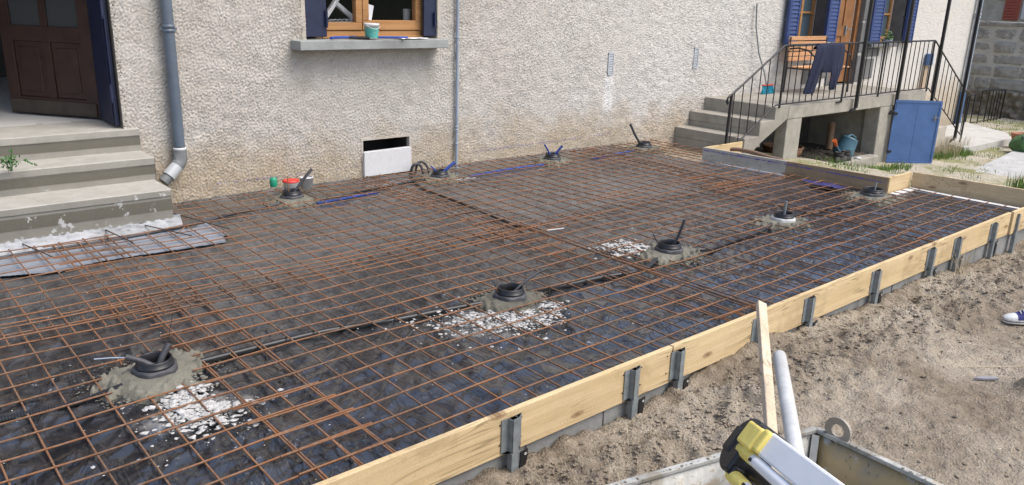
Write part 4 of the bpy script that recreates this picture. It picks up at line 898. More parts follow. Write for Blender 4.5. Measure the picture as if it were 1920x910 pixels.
while x < 15.95:
    zt = 1.37-(x-14.19)*.5437; zb = .60-(x-14.22)*.533
    mb = MB(); bar(mb, (x,YR,zb), (x,YR,zt)); mb.build("baluster", IRON, ra_); x += .178
# ---- tall posts carrying the porch roof (roof above the frame)
for x, z0, lab in ((11.68,.44,"first tall black porch post, beside the hanging jeans"),(13.0,.33,"second tall black porch post, at the left edge of the blue hatch"),(14.325,.36,"third tall black porch post, where the railing turns down"),(15.62,-.36,"last tall black porch post, crossing the sloping handrail")):
    t = thing("porch_post", (x, 5.74, z0), lab, "post", "tall black posts of the porch")
    mb = MB(); mb.beam((x,5.745,z0),(x,5.745,3.0),.045,.045); mb.build("shaft", IRON, t, bevel=.003)
    mb = MB(); mb.tube([(x,5.745,z0+.02),(x-.02,5.75,z0-.02),(x-.06,5.77,z0-.03),(x-.075,5.79,z0-.075)], .022, 8); mb.build("foot", IRON, t)
# ---- bench
be = thing("garden_bench", (12.2, 6.75, .55), "slatted wooden bench with curved black iron arms on the porch", "bench")
bx0, bx1 = 11.66, 12.80
for i, z in enumerate((1.345, 1.265, 1.185, 1.105, 1.03)):
    mb = MB(); y = 6.93-.028*(4-i)*0+.02*(z-1.0)/.3; mb.box(bx0, bx1, y, y+.022, z, z+.062); mb.build("back_slat", BENCHW, be, bevel=.004)
for i, y in enumerate((6.47,6.56,6.65,6.74,6.83)):
    mb = MB(); mb.box(bx0, bx1, y, y+.068, .935, .957); mb.build("seat_slat", BENCHW, be, bevel=.004)
for x in (bx0+.02, bx1-.02):
    mb = MB(); mb.beam((x,6.97,PZ),(x,6.955,1.40),.03,.02); mb.tube([(x,6.95,1.22),(x,6.80,1.24),(x,6.62,1.21),(x,6.50,1.12),(x,6.46,1.0),(x,6.47,.94)], .014, 8)
    mb.beam((x,6.47,PZ),(x,6.49,.94),.03,.02); mb.beam((x,6.46,.925),(x,6.95,.925),.025,.02); mb.build("iron_frame", IRON, be)
# ---- work trousers hung over the rail
TJ = band(61, .10, .5, 256, .01)
def cloth_strip(name, pts_l, pts_r, par, thick=.018, mat=DENIM):
    n = len(pts_l); m = 14; P = []
    for i in range(n):
        for j in range(m+1):
            t = j/m; a = Vector(pts_l[i]); b = Vector(pts_r[i]); p = a.lerp(b, t)
            P.append(p+Vector((0, -.022*math.sin(math.pi*t)-.010*math.sin(9*t+i*.7)-.006*math.sin(23*t+i), 0)))
    mb = MB(); mb.add(P, [(i*(m+1)+j, i*(m+1)+j+1, (i+1)*(m+1)+j+1, (i+1)*(m+1)+j) for i in range(n-1) for j in range(m)], True)
    o = mb.build(name, mat, par, solid=thick); s = o.modifiers.new("sub", 'SUBSURF'); s.levels = 1; s.render_levels = 2; return o
jn = thing("work_trousers", (10.7, 5.78, 1.38), "navy work trousers draped over the porch railing", "trousers")
def seq(*rows): # rows of (z, xl, xr, y)
    return [(r[1], r[3], r[0]) for r in rows], [(r[2], r[3], r[0]) for r in rows]
l, r = seq((1.30,10.40,11.12,5.83),(1.395,10.39,11.12,5.79),(1.37,10.40,11.13,5.755),(1.25,10.42,11.13,5.75),(1.12,10.50,11.12,5.745),(1.03,10.54,11.10,5.745),(.99,10.58,11.08,5.75))
cloth_strip("seat", l, r, jn)
l, r = seq((1.30,10.36,10.62,5.83),(1.385,10.35,10.60,5.775),(1.32,10.30,10.60,5.735),(1.12,10.24,10.54,5.73),(.92,10.19,10.47,5.735),(.76,10.14,10.41,5.74),(.72,10.13,10.40,5.74))
cloth_strip("trouser_leg", l, r, jn)
l, r = seq((1.08,10.72,11.02,5.73),(.98,10.76,11.02,5.725),(.88,10.74,10.98,5.725),(.78,10.76,10.95,5.73),(.745,10.80,10.92,5.735))
cloth_strip("trouser_leg", l, r, jn)
# ---- broom leaning on the wall
br = thing("broom", (11.4, 6.95, .55), "broom with turquoise and red bristles, long grey handle leaning on the wall", "broom")
mb = MB(); mb.tube([(10.90,7.12,1.885),(10.93,7.11,1.55),(11.03,7.07,1.15),(11.14,7.0,.85),(11.17,6.96,.67)], .011, 8); mb.build("handle", GALV, br)
mb = MB(); mb.box(11.05, 11.34, 6.93, 6.975, .672, .686); mb.build("brush_head", REDP, br, bevel=.005)
mb = MB(); rnd = random.Random(1)
for i in range(150):
    x = 11.06+.27*rnd.random(); mb.tube([(x,6.955+rnd.uniform(-.02,.02),.667),(x+(x-11.19)*.35+rnd.uniform(-.01,.01),6.94+rnd.uniform(-.03,.03),.552)], .004, 4, smooth=False)
mb.build("bristles", TEAL, br)
# ---- flower pot on the far sill
fp = thing("flower_pot", (15.2, 7.06, 1.25), "pot plant in a grey bowl on the far window sill", "pot plant")
mb = MB(); mb.lathe((15.18,7.07,1.247), [(.0,0),(.055,0),(.085,.05),(.10,.075),(.085,.075),(.0,.06)], 18); mb.build("bowl", ZINC, fp)
mb = MB(); rnd = random.Random(2)
for _ in range(110):
    c = Vector((15.18,7.05,1.36))+Vector((rnd.gauss(0,.055),rnd.gauss(0,.04),rnd.gauss(0,.045))); d1 = Vector([rnd.uniform(-1,1) for _ in range(3)]).normalized(); d2 = d1.orthogonal().normalized(); r = .024
    mb.add([c-d1*r, c+d2*r*.6, c+d1*r, c-d2*r*.6], [(0,1,2,3)])
mb.build("leaves", LEAF, fp)
# ---- things in the recess
wc = thing("watering_can", (11.7, 5.92, -.33), "blue grey watering can lying in the porch recess", "watering can")
ax = Vector((.30,-.15,.9)).normalized(); cc = Vector((11.95,5.98,-.34))
mb = MB(); mb.lathe(cc, [(.0,0),(.15,.0),(.155,.02),(.14,.15),(.13,.27),(.133,.28),(.08,.30),(.0,.30)], 22, axis=ax); mb.build("can_body", CANB, wc)
mb = MB(); mb.tube([cc+Vector((.13,-.02,.02)), cc+Vector((.25,-.03,.07)), cc+Vector((.31,-.03,.17)), cc+Vector((.29,-.03,.26)), cc+Vector((.18,-.02,.31)), cc+Vector((.06,-.02,.30))], .013, 8); mb.build("handle", CANB, wc)
mb = MB(); mb.tube([cc+Vector((-.11,-.05,.03)), cc+Vector((-.28,-.07,.12)), cc+Vector((-.38,-.08,.20))], [.034,.022,.018], 10); mb.build("spout", CANB, wc)
mb = MB(); mb.tube([cc+Vector((-.38,-.08,.195)), cc+Vector((-.48,-.09,.29))], [.02,.034], 10); mb.build("rose", ORANGE, wc)
bt = []
for k, (x, y, lab) in enumerate(((11.50,5.80,"black rubber boot nearer the left pillar in the recess"),(11.71,5.80,"black rubber boot beside the watering can"))):
    t = thing("rubber_boot", (x, y, -.36), lab, "boot", "rubber boots in the recess")
    mb = MB(); mb.lathe((x,y,-.355), [(.0,.0),(.085,.0),(.085,.03),(.072,.05),(.072,.09),(.078,.095),(.07,.10),(.07,.13),(.075,.135),(.055,.14),(.05,.06)], 18); mb.build("shaft", RUBBER, t)
    mb = MB(); mb.tube([(x-.02,y,-.32),(x-.10,y-.03,-.325),(x-.15,y-.045,-.335)], [.055,.045,.02], 10); mb.build("toe", RUBBER, t)
bk = thing("wicker_basket", (10.95, 6.35, -.33), "old round wicker basket in the dark of the recess", "basket")
mb = MB(); mb.lathe((11.0,6.45,-.355), [(.0,.0),(.20,.0),(.28,.09),(.30,.17),(.28,.17),(.19,.02),(0,.02)], 26); mb.build("bowl", WICKER, bk)
mb = MB(); mb.tube([(11.0+.29*math.cos(a), 6.45+.29*math.sin(a), -.185) for a in np.linspace(0, 6.283, 30)], .018, 6); mb.build("rim", WICKER, bk)
mb = MB(); mb.tube([(12.32,6.40,-.36),(12.50,6.50,.05)], .055, 14); o = mb.build("clay_pipe", CLAY); tag(o, "brown clay pipe standing behind the watering can", "pipe")
mb = MB(); mb.lathe((11.99,5.74,-.36), [(.0,0),(.05,0),(.055,.02),(.0,.03)], 14); o = mb.build("lid", WHITE); tag(o, "little white lid on the kerb of the recess", "lid")

# ================================================================== FAR RIGHT: slab, fence, stone wall, neighbour house
mb = MB(); mb.prism([(15.5,5.50),(17.55,5.42),(18.3,5.75),(19.2,6.9),(16.0,6.9),(15.7,6.2)], 'z', -.75, -.48); o = mb.build("concrete_slab", CONC_L, bevel=.01); tag(o, "bright pale concrete landing slab at the bottom of the far stairs", "slab")
fe = thing("garden_fence", (20.5, 7.0, -.5), "low black iron garden fence in front of the stone wall", "fence")
mb = MB(); mb.tube([(19.35,7,.075),(19.6,7,.08),(20.2,7,.15),(20.9,7,.13),(21.6,7,.10)], .014, 6); mb.build("top_rail", IRON, fe)
mb = MB(); mb.tube([(19.35,7,-.55),(20.2,7,-.56),(21.5,7,-.56)], .012, 6); mb.build("bottom_rail", IRON, fe)
for x in (19.36, 19.44, 19.75, 20.15, 20.55, 20.8, 20.98, 21.16, 21.34, 21.56):
    mb = MB(); mb.beam((x,7,-.62),(x,7,.08+.06*math.exp(-((x-20.4)/.6)**2)),.018 if x not in (19.44,21.56) else .035,.018); mb.build("bar", IRON, fe)
# stone retaining wall, separate blocks with recessed joints
TS = band(71, .35, .6, 512, .02); TS2 = band(72, .09, .5, 512, .01)
sw = thing("stone_wall", (22.2, 7, -.6), "grey stone block wall with a rough cap, behind the iron fence", "wall")
rnd = random.Random(8); mb = MB(); z = .05
def stone(mb, ya, yb, za, zb, x=22.0, mat=None):
    ny, nz = 9, 6; P = []
    off = rnd.uniform(-.03, .03)
    for j in range(nz+1):
        for i in range(ny+1):
            u, v = i/ny, j/nz; e = min(1, min(u, 1-u, v, 1-v)*5); y = ya+(yb-ya)*u; zz = za+(zb-za)*v
            P.append((x+off-.045*math.sqrt(e)-.012*float(samp(TS2, y, zz)), y+.008*float(samp(TS2, zz, y)), zz))
    mb.add(P, [(j*(ny+1)+i, j*(ny+1)+i+1, (j+1)*(ny+1)+i+1, (j+1)*(ny+1)+i) for j in range(nz) for i in range(ny)], True)
for zb_, h in ((.02,.30),(.33,.29),(.63,.27),(.91,.28),(1.20,.33)):
    y = 4.2+rnd.random()*.3
    while y < 10.5:
        L_ = rnd.uniform(.35, .95); stone(mb, y+.018, y+L_-.018, zb_+.016+.01*rnd.random(), zb_+h-.014); y += L_
y = 4.1
while y < 10.5:
    L_ = rnd.uniform(.8, 1.4); stone(mb, y+.006, y+L_-.006, 1.545, 1.66, 21.96); y += L_
mb.build("stones", STONE, sw)
mb = MB(); mb.box(21.992, 22.5, 3.9, 10.6, -.9, 1.6); mb.build("mortar_core", CONC_L, sw)
ys_ = np.arange(3.9, 10.6, .04); zs_ = np.arange(-.9, .06, .04); Y3, Z3 = np.meshgrid(ys_, zs_)
grid_obj("rubble_base", ys_, zs_, 21.90+.05*samp(TS, Y3, Z3)+.02*samp(TS2, Y3, Z3), m_concrete("rubble_masonry", (.20,.175,.14), (.34,.30,.24), (.12,.10,.08), 1, .5), sw, None, 'yz')
nh = thing("neighbour_house", (26, 8, 0), "old plastered house with a red louvred shutter above the stone wall", "house")
mb = MB(); mb.box(25, 33, 1, 18, -.9, 7); mb.build("wall", PLASTER, nh)
sy0, sy1 = 8.18, 8.55
mb = MB(); mb.box(24.93, 24.998, sy0, sy1, 1.68, 3.4); s_ = mb.build("shutter", REDW, nh)
mb = MB()
for i in range(22):
    z = 1.70+i*.075; mb.add([(24.90,sy0+.04,z),(24.90,sy1-.04,z),(24.935,sy1-.04,z+.058),(24.935,sy0+.04,z+.058)], [(0,1,2,3)])
mb.build("slat", REDW, s_)
mb = MB(); mb.box(24.96, 24.999, 8.60, 8.75, 2.2, 3.5); mb.box(24.97,24.999,7.95,8.12,1.7,3.5); mb.build("surround", simple("limewash", (.62,.62,.60)), nh)
mb = MB(); mb.box(24.5, 33.5, .5, 18.5, 7, 7.2); mb.build("roof", simple("neighbour_roof_tiles", (.25,.11,.07)), nh)
# green sack at the right edge
sk = thing("sack", (16.4, 4.95, -.55), "green cloth sack knotted at the top, by the path at the right edge", "sack")
cx_, cy_, cz_ = 16.52, 4.84, -.47
P = []; n1, n2 = 22, 14
for j in range(n2+1):
    t = j/n2; z = -.12+.36*t; rr_ = .26*math.sin(math.pi*min(1,(t*.85+.12)))**.6
    for i in range(n1):
        a = 2*math.pi*i/n1; q = 1+.07*math.sin(3*a+5*t)+.05*math.sin(7*a-3*t); P.append((cx_+rr_*q*math.cos(a)*1.05, cy_+rr_*q*math.sin(a), cz_+z))
mb = MB(); mb.add(P, [(j*n1+i, j*n1+(i+1)%n1, (j+1)*n1+(i+1)%n1, (j+1)*n1+i) for j in range(n2) for i in range(n1)]+[tuple(range(n2*n1, (n2+1)*n1))], True); mb.build("bag", GREENCL, sk)
mb = MB(); mb.tube([(cx_-.20,cy_+.02,cz_+.17),(cx_-.08,cy_-.09,cz_+.24),(cx_+.12,cy_-.10,cz_+.22),(cx_+.26,cy_-.06,cz_+.19)], [.05,.065,.06,.05], 10); mb.tube([(cx_-.10,cy_-.14,cz_+.12),(cx_+.06,cy_-.22,cz_+.13),(cx_+.25,cy_-.18,cz_+.10)], [.04,.05,.04], 10)
mb.build("knot", simple("green_grey_cloth", (.08,.13,.10), .8, var=.4, bump=.5), sk)
tp = thing("clay_pot", (17.1, 5.25, -.5), "reddish clay pot peeking in at the right edge beyond the sack", "pot")
mb = MB(); mb.lathe((17.16,5.16,-.58), [(0,0),(.10,0),(.15,.22),(.165,.22),(.165,.27),(.13,.27),(.1,.05)], 20); mb.build("pot_body", simple("terracotta", (.36,.15,.08)), tp)

# ================================================================== grass, straw, clods
def blades(mb, cx, cy, n, spread, h, rnd, lean=.35, wdt=.004, zoff=0, zb=None):
    for _ in range(n):
        x = cx+rnd.gauss(0, spread[0]); y = cy+rnd.gauss(0, spread[1]); z = (gz(x, y) if zb is None else zb)+zoff; hh = h*rnd.uniform(.4, 1.15); a = rnd.uniform(0, 6.28); l = rnd.uniform(0, lean)*hh; w_ = wdt*rnd.uniform(.6, 1.3)
        dx, dy = math.cos(a), math.sin(a); b = rnd.uniform(0, 6.28); wx_, wy_ = math.cos(b)*w_, math.sin(b)*w_
        mb.add([(x-wx_,y-wy_,z-.01),(x+wx_,y+wy_,z-.01),(x+dx*l*.4+wx_*.7,y+dy*l*.4+wy_*.7,z+hh*.6),(x+dx*l*.4-wx_*.7,y+dy*l*.4-wy_*.7,z+hh*.6),(x+dx*l,y+dy*l,z+hh)], [(0,1,2,3),(3,2,4)])
rnd = random.Random(12)
mb = MB(); blades(mb, 12.0, 5.36, 240, (.22,.08), .075, rnd); blades(mb, 12.55, 5.34, 260, (.20,.08), .09, rnd); blades(mb, 11.2,5.55,120,(.3,.08),.10,rnd)
for _ in range(90): blades(mb, rnd.uniform(9.4, 17), rnd.uniform(2.6, 5.6), 26, (.10,.08), .05, rnd)
for _ in range(60): blades(mb, rnd.uniform(12.5, 19), rnd.uniform(1.2, 3.9), 40, (.16,.12), .07, rnd)
for _ in range(26): blades(mb, rnd.uniform(14.2, 15.6), rnd.uniform(5.35, 5.75), 34, (.10,.06), .14, rnd)
blades(mb, 11.35, 3.30, 110, (.06,.05), .30, rnd, .25, .005)
for _ in range(30): blades(mb, rnd.uniform(17.5, 21.5), rnd.uniform(5.8, 6.9), 25, (.2,.1), .07, rnd)
o = mb.build("grass", GRASS); tag(o, "patchy green grass and moss tufts over the gravel yard", "grass", kind='stuff')
mb = MB(); blades(mb, 11.45,6.1,60,(.15,.06),.06,rnd,zb=-.36)
o = mb.build("weed", LEAF); tag(o, "green weeds at the mouth of the porch recess", "weed", kind='stuff')
rnd = random.Random(21); mb = MB()
for _ in range(60):
    blades(mb, rnd.uniform(14.1, 15.8), rnd.uniform(5.45, 5.8), 8, (.08,.05), .32, rnd, .5, .003)
o = mb.build("dry_grass", STRAW); tag(o, "tall grey dry weeds at the foot of the far stairs", "dry grass", kind='stuff')
def tuft(x, y, n, h, lab, seed, lean=.9, sp=.05):
    rnd = random.Random(seed); mb = MB(); blades(mb, x, y, n, (sp,sp*.6), h, rnd, lean, .0016); o = mb.build("dry_grass_tuft", STRAW); tag(o, lab, "dry grass")
tuft(6.50, 2.16, 46, .24, "tuft of long dry straw stalks leaning at the far part of the front boards", 1, 1.2, .05)
tuft(2.60, 1.98, 26, .10, "small dry grass tuft on the soil lip near the second stake", 2)
tuft(2.30, 1.86, 20, .09, "flattened dry tuft on the soil below the knotted board", 3)
tuft(3.35, 2.05, 14, .10, "thin dry stalks on the soil below the board joint", 4)
mb = MB(); rnd = random.Random(31)
for _ in range(420):
    x = rnd.uniform(1.4, 9); y = rnd.choice([rnd.uniform(.3, 2.2), rnd.gauss(1.98, .12)])
    if y > 2.22: continue
    a = rnd.uniform(0, 3.14); L_ = rnd.uniform(.01, .07); z = gz(x, y)+.004; x2, y2 = x+math.cos(a)*L_, y+math.sin(a)*L_
    if y2 > 2.22: continue
    mb.tube([(x,y,z),((x+x2)/2,(y+y2)/2,z+rnd.uniform(.0,.012)),(x2,y2,gz(x2,y2)+.004)], .0011, 4, False, False)
o = mb.build("straw", STRAW); tag(o, "bits of dry straw and root strewn over the soil", "straw", kind='stuff')
mb = MB(); rnd = random.Random(41)
for _ in range(9000):
    x = rnd.uniform(1.3, 9); y = rnd.uniform(.35, 2.2) if rnd.random() < .5 else rnd.gauss(1.97, .13)
    if y > 2.235: continue
    r = .003+.014*rnd.random()**5+(.009*rnd.random()**2 if abs(y-1.97) < .22 else 0); rock(mb, (x, y, gz(x, y)+r*.2), r, rnd)
o = mb.build("soil_clods", SOIL); tag(o, "crumbs and clods of dry earth on the soil", "soil clods", kind='stuff')
mb = MB(); rnd = random.Random(43)
for _ in range(170):
    x = rnd.uniform(1.4, 8.8); y = rnd.uniform(.4, 2.2); r = rnd.uniform(.002, .007); rock(mb, (x, y, gz(x, y)+r*.2), r, rnd)
for _ in range(1500):
    x = rnd.uniform(9.3, 17); y = rnd.uniform(2.2, 5.6); r = rnd.uniform(.004, .012); rock(mb, (x, y, gz(x, y)+r*.2), r, rnd)
o = mb.build("pebbles", simple("pale_pebbles", (.52,.49,.43), .9)); tag(o, "pale pebbles scattered over the soil and the yard", "pebbles", kind='stuff')
z = gz(4.62,1.33); mb = MB(); mb.prism([(4.58,1.35),(4.64,1.33),(4.70,1.27),(4.68,1.26),(4.61,1.31)], 'z', z+.012, z+.024); o = mb.build("slate_chip", simple("grey_slate", (.26,.25,.27), .6)); tag(o, "thin grey slate chip lying on the soil at the right", "stone chip")
mb = MB(); pts = [Vector((p.x, p.y, gz(p.x, p.y)+.008)) for p in (Vector((4.78,1.45,0)),Vector((4.95,1.32,0)),Vector((5.15,1.18,0)))]
mb.tube(pts, .0022, 6); o = mb.build("twig", STRAW); tag(o, "long dry twig on the soil near the right edge", "twig")

# ================================================================== SNEAKER at the right edge
zg = -.145; tip = Vector((5.70, 1.585, zg)); fd = Vector((.74, -.67, 0)).normalized(); sdv = Vector((-fd.y, fd.x, 0))
zg = max(gz(tip.x+fd.x*k, tip.y+fd.y*k) for k in (.03,.1,.2,.27)); tip.z = zg
sn = thing("sneaker", tuple(tip), "navy canvas sneaker with white rubber toe cap and white laces at the right edge", "shoe")
def sp(t, s, z): return tip+fd*t+sdv*s+Vector((0,0,z))
widths = [(0,.012),(.012,.030),(.04,.041),(.09,.046),(.15,.040),(.21,.034),(.26,.032),(.28,.022),(.288,.006)]
outl = [(t, w_) for t, w_ in widths]+[(t, -w_) for t, w_ in widths[::-1]]
P = [sp(t, s, z) for z in (.0, .028) for (t, s) in outl]; n = len(outl)
mb = MB(); mb.add(P, [tuple(range(n))[::-1], tuple(range(n, 2*n))]+[(i, (i+1)%n, n+(i+1)%n, n+i) for i in range(n)]); mb.build("sole", PINK, sn, bevel=.003)
P = [sp(t, s*1.012, z) for z in (.013, .018) for (t, s) in outl]; mb = MB(); mb.add(P, [(i, (i+1)%n, n+(i+1)%n, n+i) for i in range(n)]); mb.build("sole_stripe", SHOEC, sn)
def upper(t0, t1, hf, name, mat, m=10, k=12, sc=1.0):
    P = []
    for i in range(m+1):
        t = t0+(t1-t0)*i/m; w_ = float(np.interp(t, [a for a, b in widths], [b for a, b in widths]))*.96*sc; h = hf(t)
        for j in range(k+1):
            a = math.pi*j/k; P.append(sp(t, w_*math.cos(a), .027+h*math.sin(a)**.8))
    mb = MB(); mb.add(P, [(i*(k+1)+j, i*(k+1)+j+1, (i+1)*(k+1)+j+1, (i+1)*(k+1)+j) for i in range(m) for j in range(k)], True); return mb.build(name, mat, sn)
hf = lambda t: float(np.interp(t, [0,.02,.05,.09,.14,.18,.24,.285], [.004,.020,.030,.040,.062,.078,.078,.07]))
upper(.002, .075, hf, "toe_cap", WHITE); upper(.072, .286, hf, "canvas_upper", SHOEC, 16, 12, 1.01)
for i in range(5):
    t = .095+i*.020; h = hf(t)+.030; mb = MB(); mb.tube([sp(t, -.024, h-.004), sp(t+.004, 0, h+.006), sp(t+.008, .024, h-.004)], .0035, 6); mb.build("lace", WHITE, sn)
mb = MB(); mb.tube([sp(.13,.0,hf(.13)+.035), sp(.12,-.03,hf(.13)+.055), sp(.135,-.05,hf(.13)+.04), sp(.15,-.03,hf(.13)+.03)], .003, 6); mb.tube([sp(.135,.0,hf(.13)+.038), sp(.125,.03,hf(.13)+.06), sp(.14,.045,hf(.13)+.045), sp(.155,.02,hf(.15)+.033)], .003, 6); mb.build("lace_bow", WHITE, sn)

# ================================================================== FOREGROUND: steel skip, stick, pipe, tripod
cA = Vector((2.082,.994,.65)); cB = Vector((1.00,1.262,.65)); cD = Vector((2.045,.10,.65)); cE = Vector((.96,.34,.65))
cen = (cA+cB+cD+cE)/4
def dn(p, k, z): q = cen+(p-cen)*k; return Vector((q.x, q.y, z))
bot = [dn(p, .62, -.08) for p in (cA, cB, cE, cD)]; top_ = [cA, cB, cE, cD]
sk_ = thing("steel_skip", (1.5,.7,-.15), "worn steel skip with chipped ochre paint in the bottom right foreground", "skip")
mb = MB()
for i in range(4):
    j = (i+1) % 4; N = 14; P = []
    for a in range(N+1):
        for b in range(9):
            q = top_[i].lerp(top_[j], a/N).lerp(bot[i].lerp(bot[j], a/N), b/8); inw = (cen-q); inw.z = 0; inw.normalize()
            P.append(q+inw*.006*math.sin(a*1.3+i)*math.sin(b*.8))
    mb.add(P, [(a*9+b, a*9+b+1, (a+1)*9+b+1, (a+1)*9+b) for a in range(N) for b in range(8)], True)
    if i == 0: mb.build("end_wall", HOP, sk_, solid=.006); mb = MB()
    if i == 3: mb.build("side_wall", m_hopper("ochre_worn_steel", 1.0, .36), sk_, solid=.006); mb = MB()
    if i == 2: mb.build("shell", HOP, sk_, solid=.006); mb = MB()
mb.add(bot, [(0,1,2,3)]); mb.build("bottom", HOP, sk_, solid=.006)
mb = MB()
for i in range(4): mb.beam(top_[i]+Vector((0,0,.002)), top_[(i+1)%4]+Vector((0,0,.002)), .020, .014)
mb.build("rim", HOP, sk_, bevel=.003)
mb = MB(); mb.beam(cA.lerp(cen, .04)-Vector((0,0,.005)), dn(cA, .62, -.06).lerp(cen, .03), .02, .01); mb.build("corner_seam", HOP, sk_)
# triangular stiffener plate in the corner: meets far and right walls
lugc = cA.lerp(cD, .075)+Vector((0,0,.030)); al = (cD-cA).normalized(); ln = Vector((al.y,-al.x,0))
P = []; N = 28
for side in (-.005, .005):
    for r_ in (.019, .040):
        for q in range(N):
            a = 2*math.pi*q/N; rx_ = r_; z_ = r_*math.sin(a)
            if r_ > .03 and z_ < -.028: z_ = -.028
            P.append(lugc+al*(rx_*math.cos(a))+Vector((0,0,z_))+ln*side)
F = []
for q in range(N):
    q1 = (q+1) % N; F += [(q, q1, N+q1, N+q), (2*N+q, 3*N+q, 3*N+q1, 2*N+q1), (N+q, N+q1, 3*N+q1, 3*N+q), (q, 2*N+q, 2*N+q1, q1)]
mb = MB(); mb.add(P, F); mb.build("lifting_eye", simple("bare_worn_steel", (.33,.29,.24), .6, metal=.2, var=.2), sk_, bevel=.001)
mb = MB(); rnd = random.Random(77)
for i in range(260):
    e = rnd.choice([0, 3, 3, 0]); t_ = rnd.random(); q = top_[e].lerp(top_[(e+1)%4], t_); dwn = rnd.random()**2*.10
    q = q.lerp(cen, .012+dwn*.5); q.z = .655-dwn*1.9-.004 if dwn > .004 else .66
    rock(mb, q, rnd.uniform(.002, .007), rnd)
mb.build("cement_cake", MORTAR, sk_)['kind'] = 'stuff'
mb = MB(); stp = [dn(p, .68, .05) for p in (cA, cB, cE, cD)]; mb.add(stp, [(0,1,2,3)]); mb.build("residue", MORTAR, sk_)

st_ = MB(); a, b = at(1427,570,2.95), at(1449,860,2.25); st_.beam(a, a.lerp(b, 1.6), .034, .022, up=(_f[0],_f[1],_f[2])); o = st_.build("wooden_stick", m_timber("raw_lath", (.55,.42,.29), (.70,.57,.42), dirn='Y', knots=False), bevel=.003)
tag(o, "upright flat wooden stick standing in front of the middle board", "stick")
pv = thing("plastic_pipe", tuple(at(1487,850,1.85)), "off-white plastic tube standing in the skip beside the wooden stick", "pipe")
a, b = at(1461.5,668,2.5), at(1492,850,1.95); mb = MB(); e = a.lerp(b, 1.5); mb.tube([a-(b-a).normalized()*.004, a, a.lerp(b,.5), b, e], [.017,.0205,.0205,.0205,.0205], 20); mb.build("tube", WHITEP, pv)

tr = thing("level_tripod", tuple(at(1480,870,1.6)), "folded aluminium tripod with yellow clamps and a black head end, lying over the skip", "tripod")
hA = at(1408,826,1.72); hB = at(1612,992,1.25); ax = (hB-hA).normalized()
side = ax.cross(Vector((-_f[0],-_f[1],-_f[2]))).normalized(); outw = side.cross(ax).normalized()
if outw.dot(Vector(-_f)) < 0: outw = -outw
# 'side' points across the legs in the picture; make it point to the lower left
if side.dot(Vector(-_r)-Vector(_u)) < 0: side = -side
def tpnt(t, s, o): return hA+ax*t+side*s+outw*o
def tbox(mb, t0, t1, s0, s1, o0, o1, k=1.0):
    P = [tpnt(t, s, o) for t in (t0, t1) for (s, o) in ((s0,o0),(s1,o0),(s1,o1),(s0,o1))]
    mb.add(P, [(0,3,2,1),(4,5,6,7),(0,1,5,4),(1,2,6,5),(2,3,7,6),(3,0,4,7)])
# black rounded head plate
P = []; N = 26
for o_ in (-.052, .026):
    for q in range(N+1):
        a = math.pi*(q/N)-math.pi/2; P.append(tpnt(.018-.062*math.cos(a), .020+.066*math.sin(a), o_))
    P += [tpnt(.042, .080, o_), tpnt(.042, -.044, o_)]
n = N+3; mb = MB(); mb.add(P, [tuple(range(n))[::-1], tuple(range(n, 2*n))]+[(i, (i+1)%n, n+(i+1)%n, n+i) for i in range(n)]); mb.build("head", BLKP, tr, bevel=.006)
mb = MB(); tbox(mb, .0, .075, -.040, .012, .020, .032); tbox(mb, -.01, .05, .060, .086, -.03, .018); tbox(mb, -.035,.0,-.01,.05,.02,.030); mb.build("hinge_block", BLKP, tr, bevel=.004)
mb = MB(); tbox(mb, .012, .085, -.036, .018, .012, .036); tbox(mb, .085, .112, -.040, .012, .010, .034); mb.build("clamp", YEL, tr, bevel=.006)
mb = MB(); mb.tube([tpnt(.020,.026,.014), tpnt(.088,.026,.014)], .0145, 14); tbox(mb, .05, .075, .012, .030, .018, .030); mb.build("clamp", YEL, tr, bevel=.002)
mb = MB(); mb.tube([tpnt(.028,.082,.002), tpnt(.108,.082,.002)], .0155, 14); tbox(mb, .055,.10,.070,.094,-.014,.010); mb.build("clamp", YEL, tr, bevel=.002)
mb = MB(); tbox(mb, .10, 1.0, -.042, .013, -.012, .024); mb.build("wide_leg", ALU, tr, bevel=.005)
mb = MB(); mb.tube([tpnt(.086,.027,.012), tpnt(1.0,.030,.010)], .0125, 14); l1 = mb.build("leg", ALU, tr)
mb = MB(); mb.tube([tpnt(.104,.082,.0), tpnt(1.0,.088,-.004)], .0135, 14); mb.build("leg", ALU, tr)
mb = MB(); mb.tube([tpnt(.05,.054,-.02), tpnt(1.0,.057,-.025)], .012, 12); mb.build("inner_leg", BLKP, tr)
mb = MB()
for t in (.118, .165): mb.tube([tpnt(t,.078,.012), tpnt(t,.078,.0165)], .0042, 8)
mb.tube([tpnt(.10,.030,.023), tpnt(.10,.030,.028)], .004, 8); mb.build("rivet", IRON, tr)

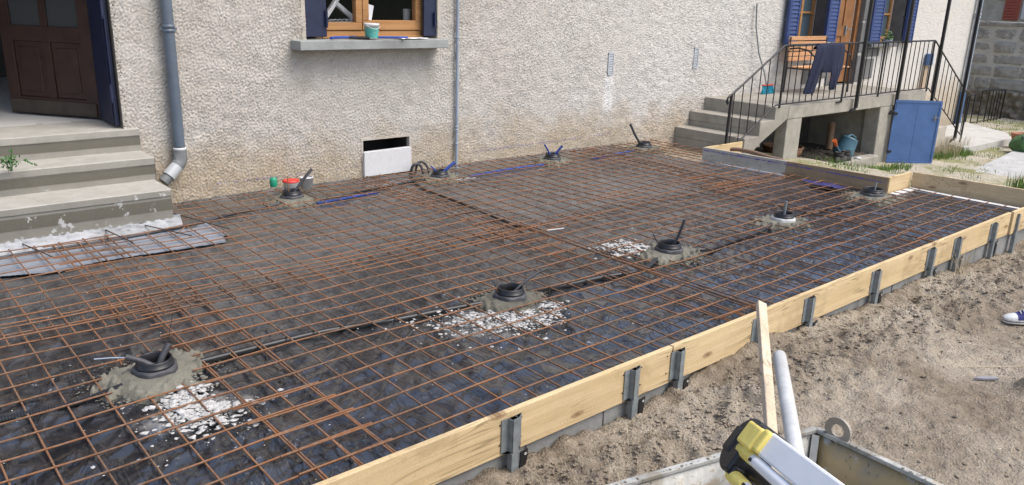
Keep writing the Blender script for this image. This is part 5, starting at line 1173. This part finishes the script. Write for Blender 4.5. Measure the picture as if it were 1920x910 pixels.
# ================================================================== things on and behind the kitchen window sill
zs = 1.427
pb = thing("bucket", (4.23, 7.08, zs), "small white pail with a green and turquoise label on the window sill", "bucket")
mb = MB(); mb.lathe((4.22,7.06,zs), [(.0,0),(.060,0),(.072,.125),(.078,.127),(.078,.150),(.070,.150),(.060,.01)], 26); mb.build("pail", WHITE, pb)
mb = MB(); mb.lathe((4.22,7.06,zs+.012), [(.0625,0),(.0725,.098)], 26); mb.build("label_wrap", GLITTER, pb)
mb = MB(); mb.tube([(4.145,7.03,zs+.135),(4.16,6.99,zs+.11),(4.22,6.975,zs+.095),(4.285,7.00,zs+.12)], .003, 6); mb.build("handle", WHITE, pb)
def sill_tube(pts, r, mat, lab, nm="duct"):
    mb = MB(); mb.tube(pts, r, 10); o = mb.build(nm, mat); tag(o, lab, "duct")
sill_tube([(3.75,7.02,zs+.014),(3.82,7.06,zs+.017),(3.92,7.085,zs+.017),(4.06,7.08,zs+.017)], .0135, BLUEH, "curved blue duct offcut on the left of the window sill")
sill_tube([(4.32,7.10,zs+.014),(4.45,7.05,zs+.014),(4.60,7.0,zs+.014)], .0125, BLUEH, "straight dark blue duct offcut right of the pail on the sill")
for k, (x, y, lab) in enumerate(((4.03,7.05,"black tube offcut left of the pail, nearest the curved blue duct"),(4.10,7.01,"black tube offcut in the middle of the bundle left of the pail"),(4.10,7.06,"black tube offcut behind the bundle left of the pail"))):
    sill_tube([(x-.05,y+.03,zs+.014+.0*k),(x+.05,y-.03,zs+.014+.0*k)], .013, BLKP, lab, "tube_offcut")
n = 8; P = []
for i in range(n+1):
    for j in range(5):
        P.append((4.50+.34*i/n, 6.950+.15*j/4+.02*i/n-(.02 if i == 0 else 0), zs+.004+.006*math.sin(i*.9+j)**2))
mb = MB(); mb.add(P, [(i*5+j, i*5+j+1, (i+1)*5+j+1, (i+1)*5+j) for i in range(n) for j in range(4)], True); o = mb.build("paper_sheet", PAPER, solid=.002); tag(o, "white sheet of paper lying on the window sill", "paper")
mb = MB(); mb.lathe((4.345,7.14,zs), [(.022,0),(.018,.02),(.003,.055),(0,.056)], 12); o = mb.build("orange_cap", ORANGE); tag(o, "small orange cone cap between the pail and the window frame", "cap")
ff = thing("foil_bundle", (4.05, 7.5, 1.57), "silver film wrapped A-shaped frame behind the left window pane", "wrapped frame")
mb = MB(); mb.beam((3.90,7.42,1.60),(4.13,7.42,1.90),.055,.04); mb.beam((4.03,7.43,1.76),(4.22,7.43,1.62),.055,.04); mb.build("wrapped_bar", FOIL, ff, bevel=.008)
n = 16; P = []
for i in range(n+1):
    for j in range(6): P.append((3.84+.42*i/n, 7.38+.14*j/5, 1.568+.03*abs(math.sin(i*1.7+j*2.3))*(.5+.5*(i/n))+.012))
mb = MB(); mb.add(P, [(i*6+j, i*6+j+1, (i+1)*6+j+1, (i+1)*6+j) for i in range(n) for j in range(5)]); mb.build("loose_film", FOIL, ff)
mb = MB(); mb.add([(4.40,7.45,1.57),(4.45,7.45,1.57),(4.515,7.50,1.735),(4.385,7.48,1.765),(4.44,7.44,1.60)], [(0,1,2,3)]); o = mb.build("paper_sheet", PAPER, solid=.002); tag(o, "rolled white paper standing behind the right window pane", "paper")
cs = thing("cup_stack", (4.93, 7.5, 1.57), "stack of white cups behind the window pane at the right", "cups")
mb = MB()
for i in range(9): mb.lathe((4.92,7.5,1.566+i*.016), [(.036,0),(.042,.012),(.042,.0145),(.036,.0145)], 18)
mb.build("cups", WHITE, cs)
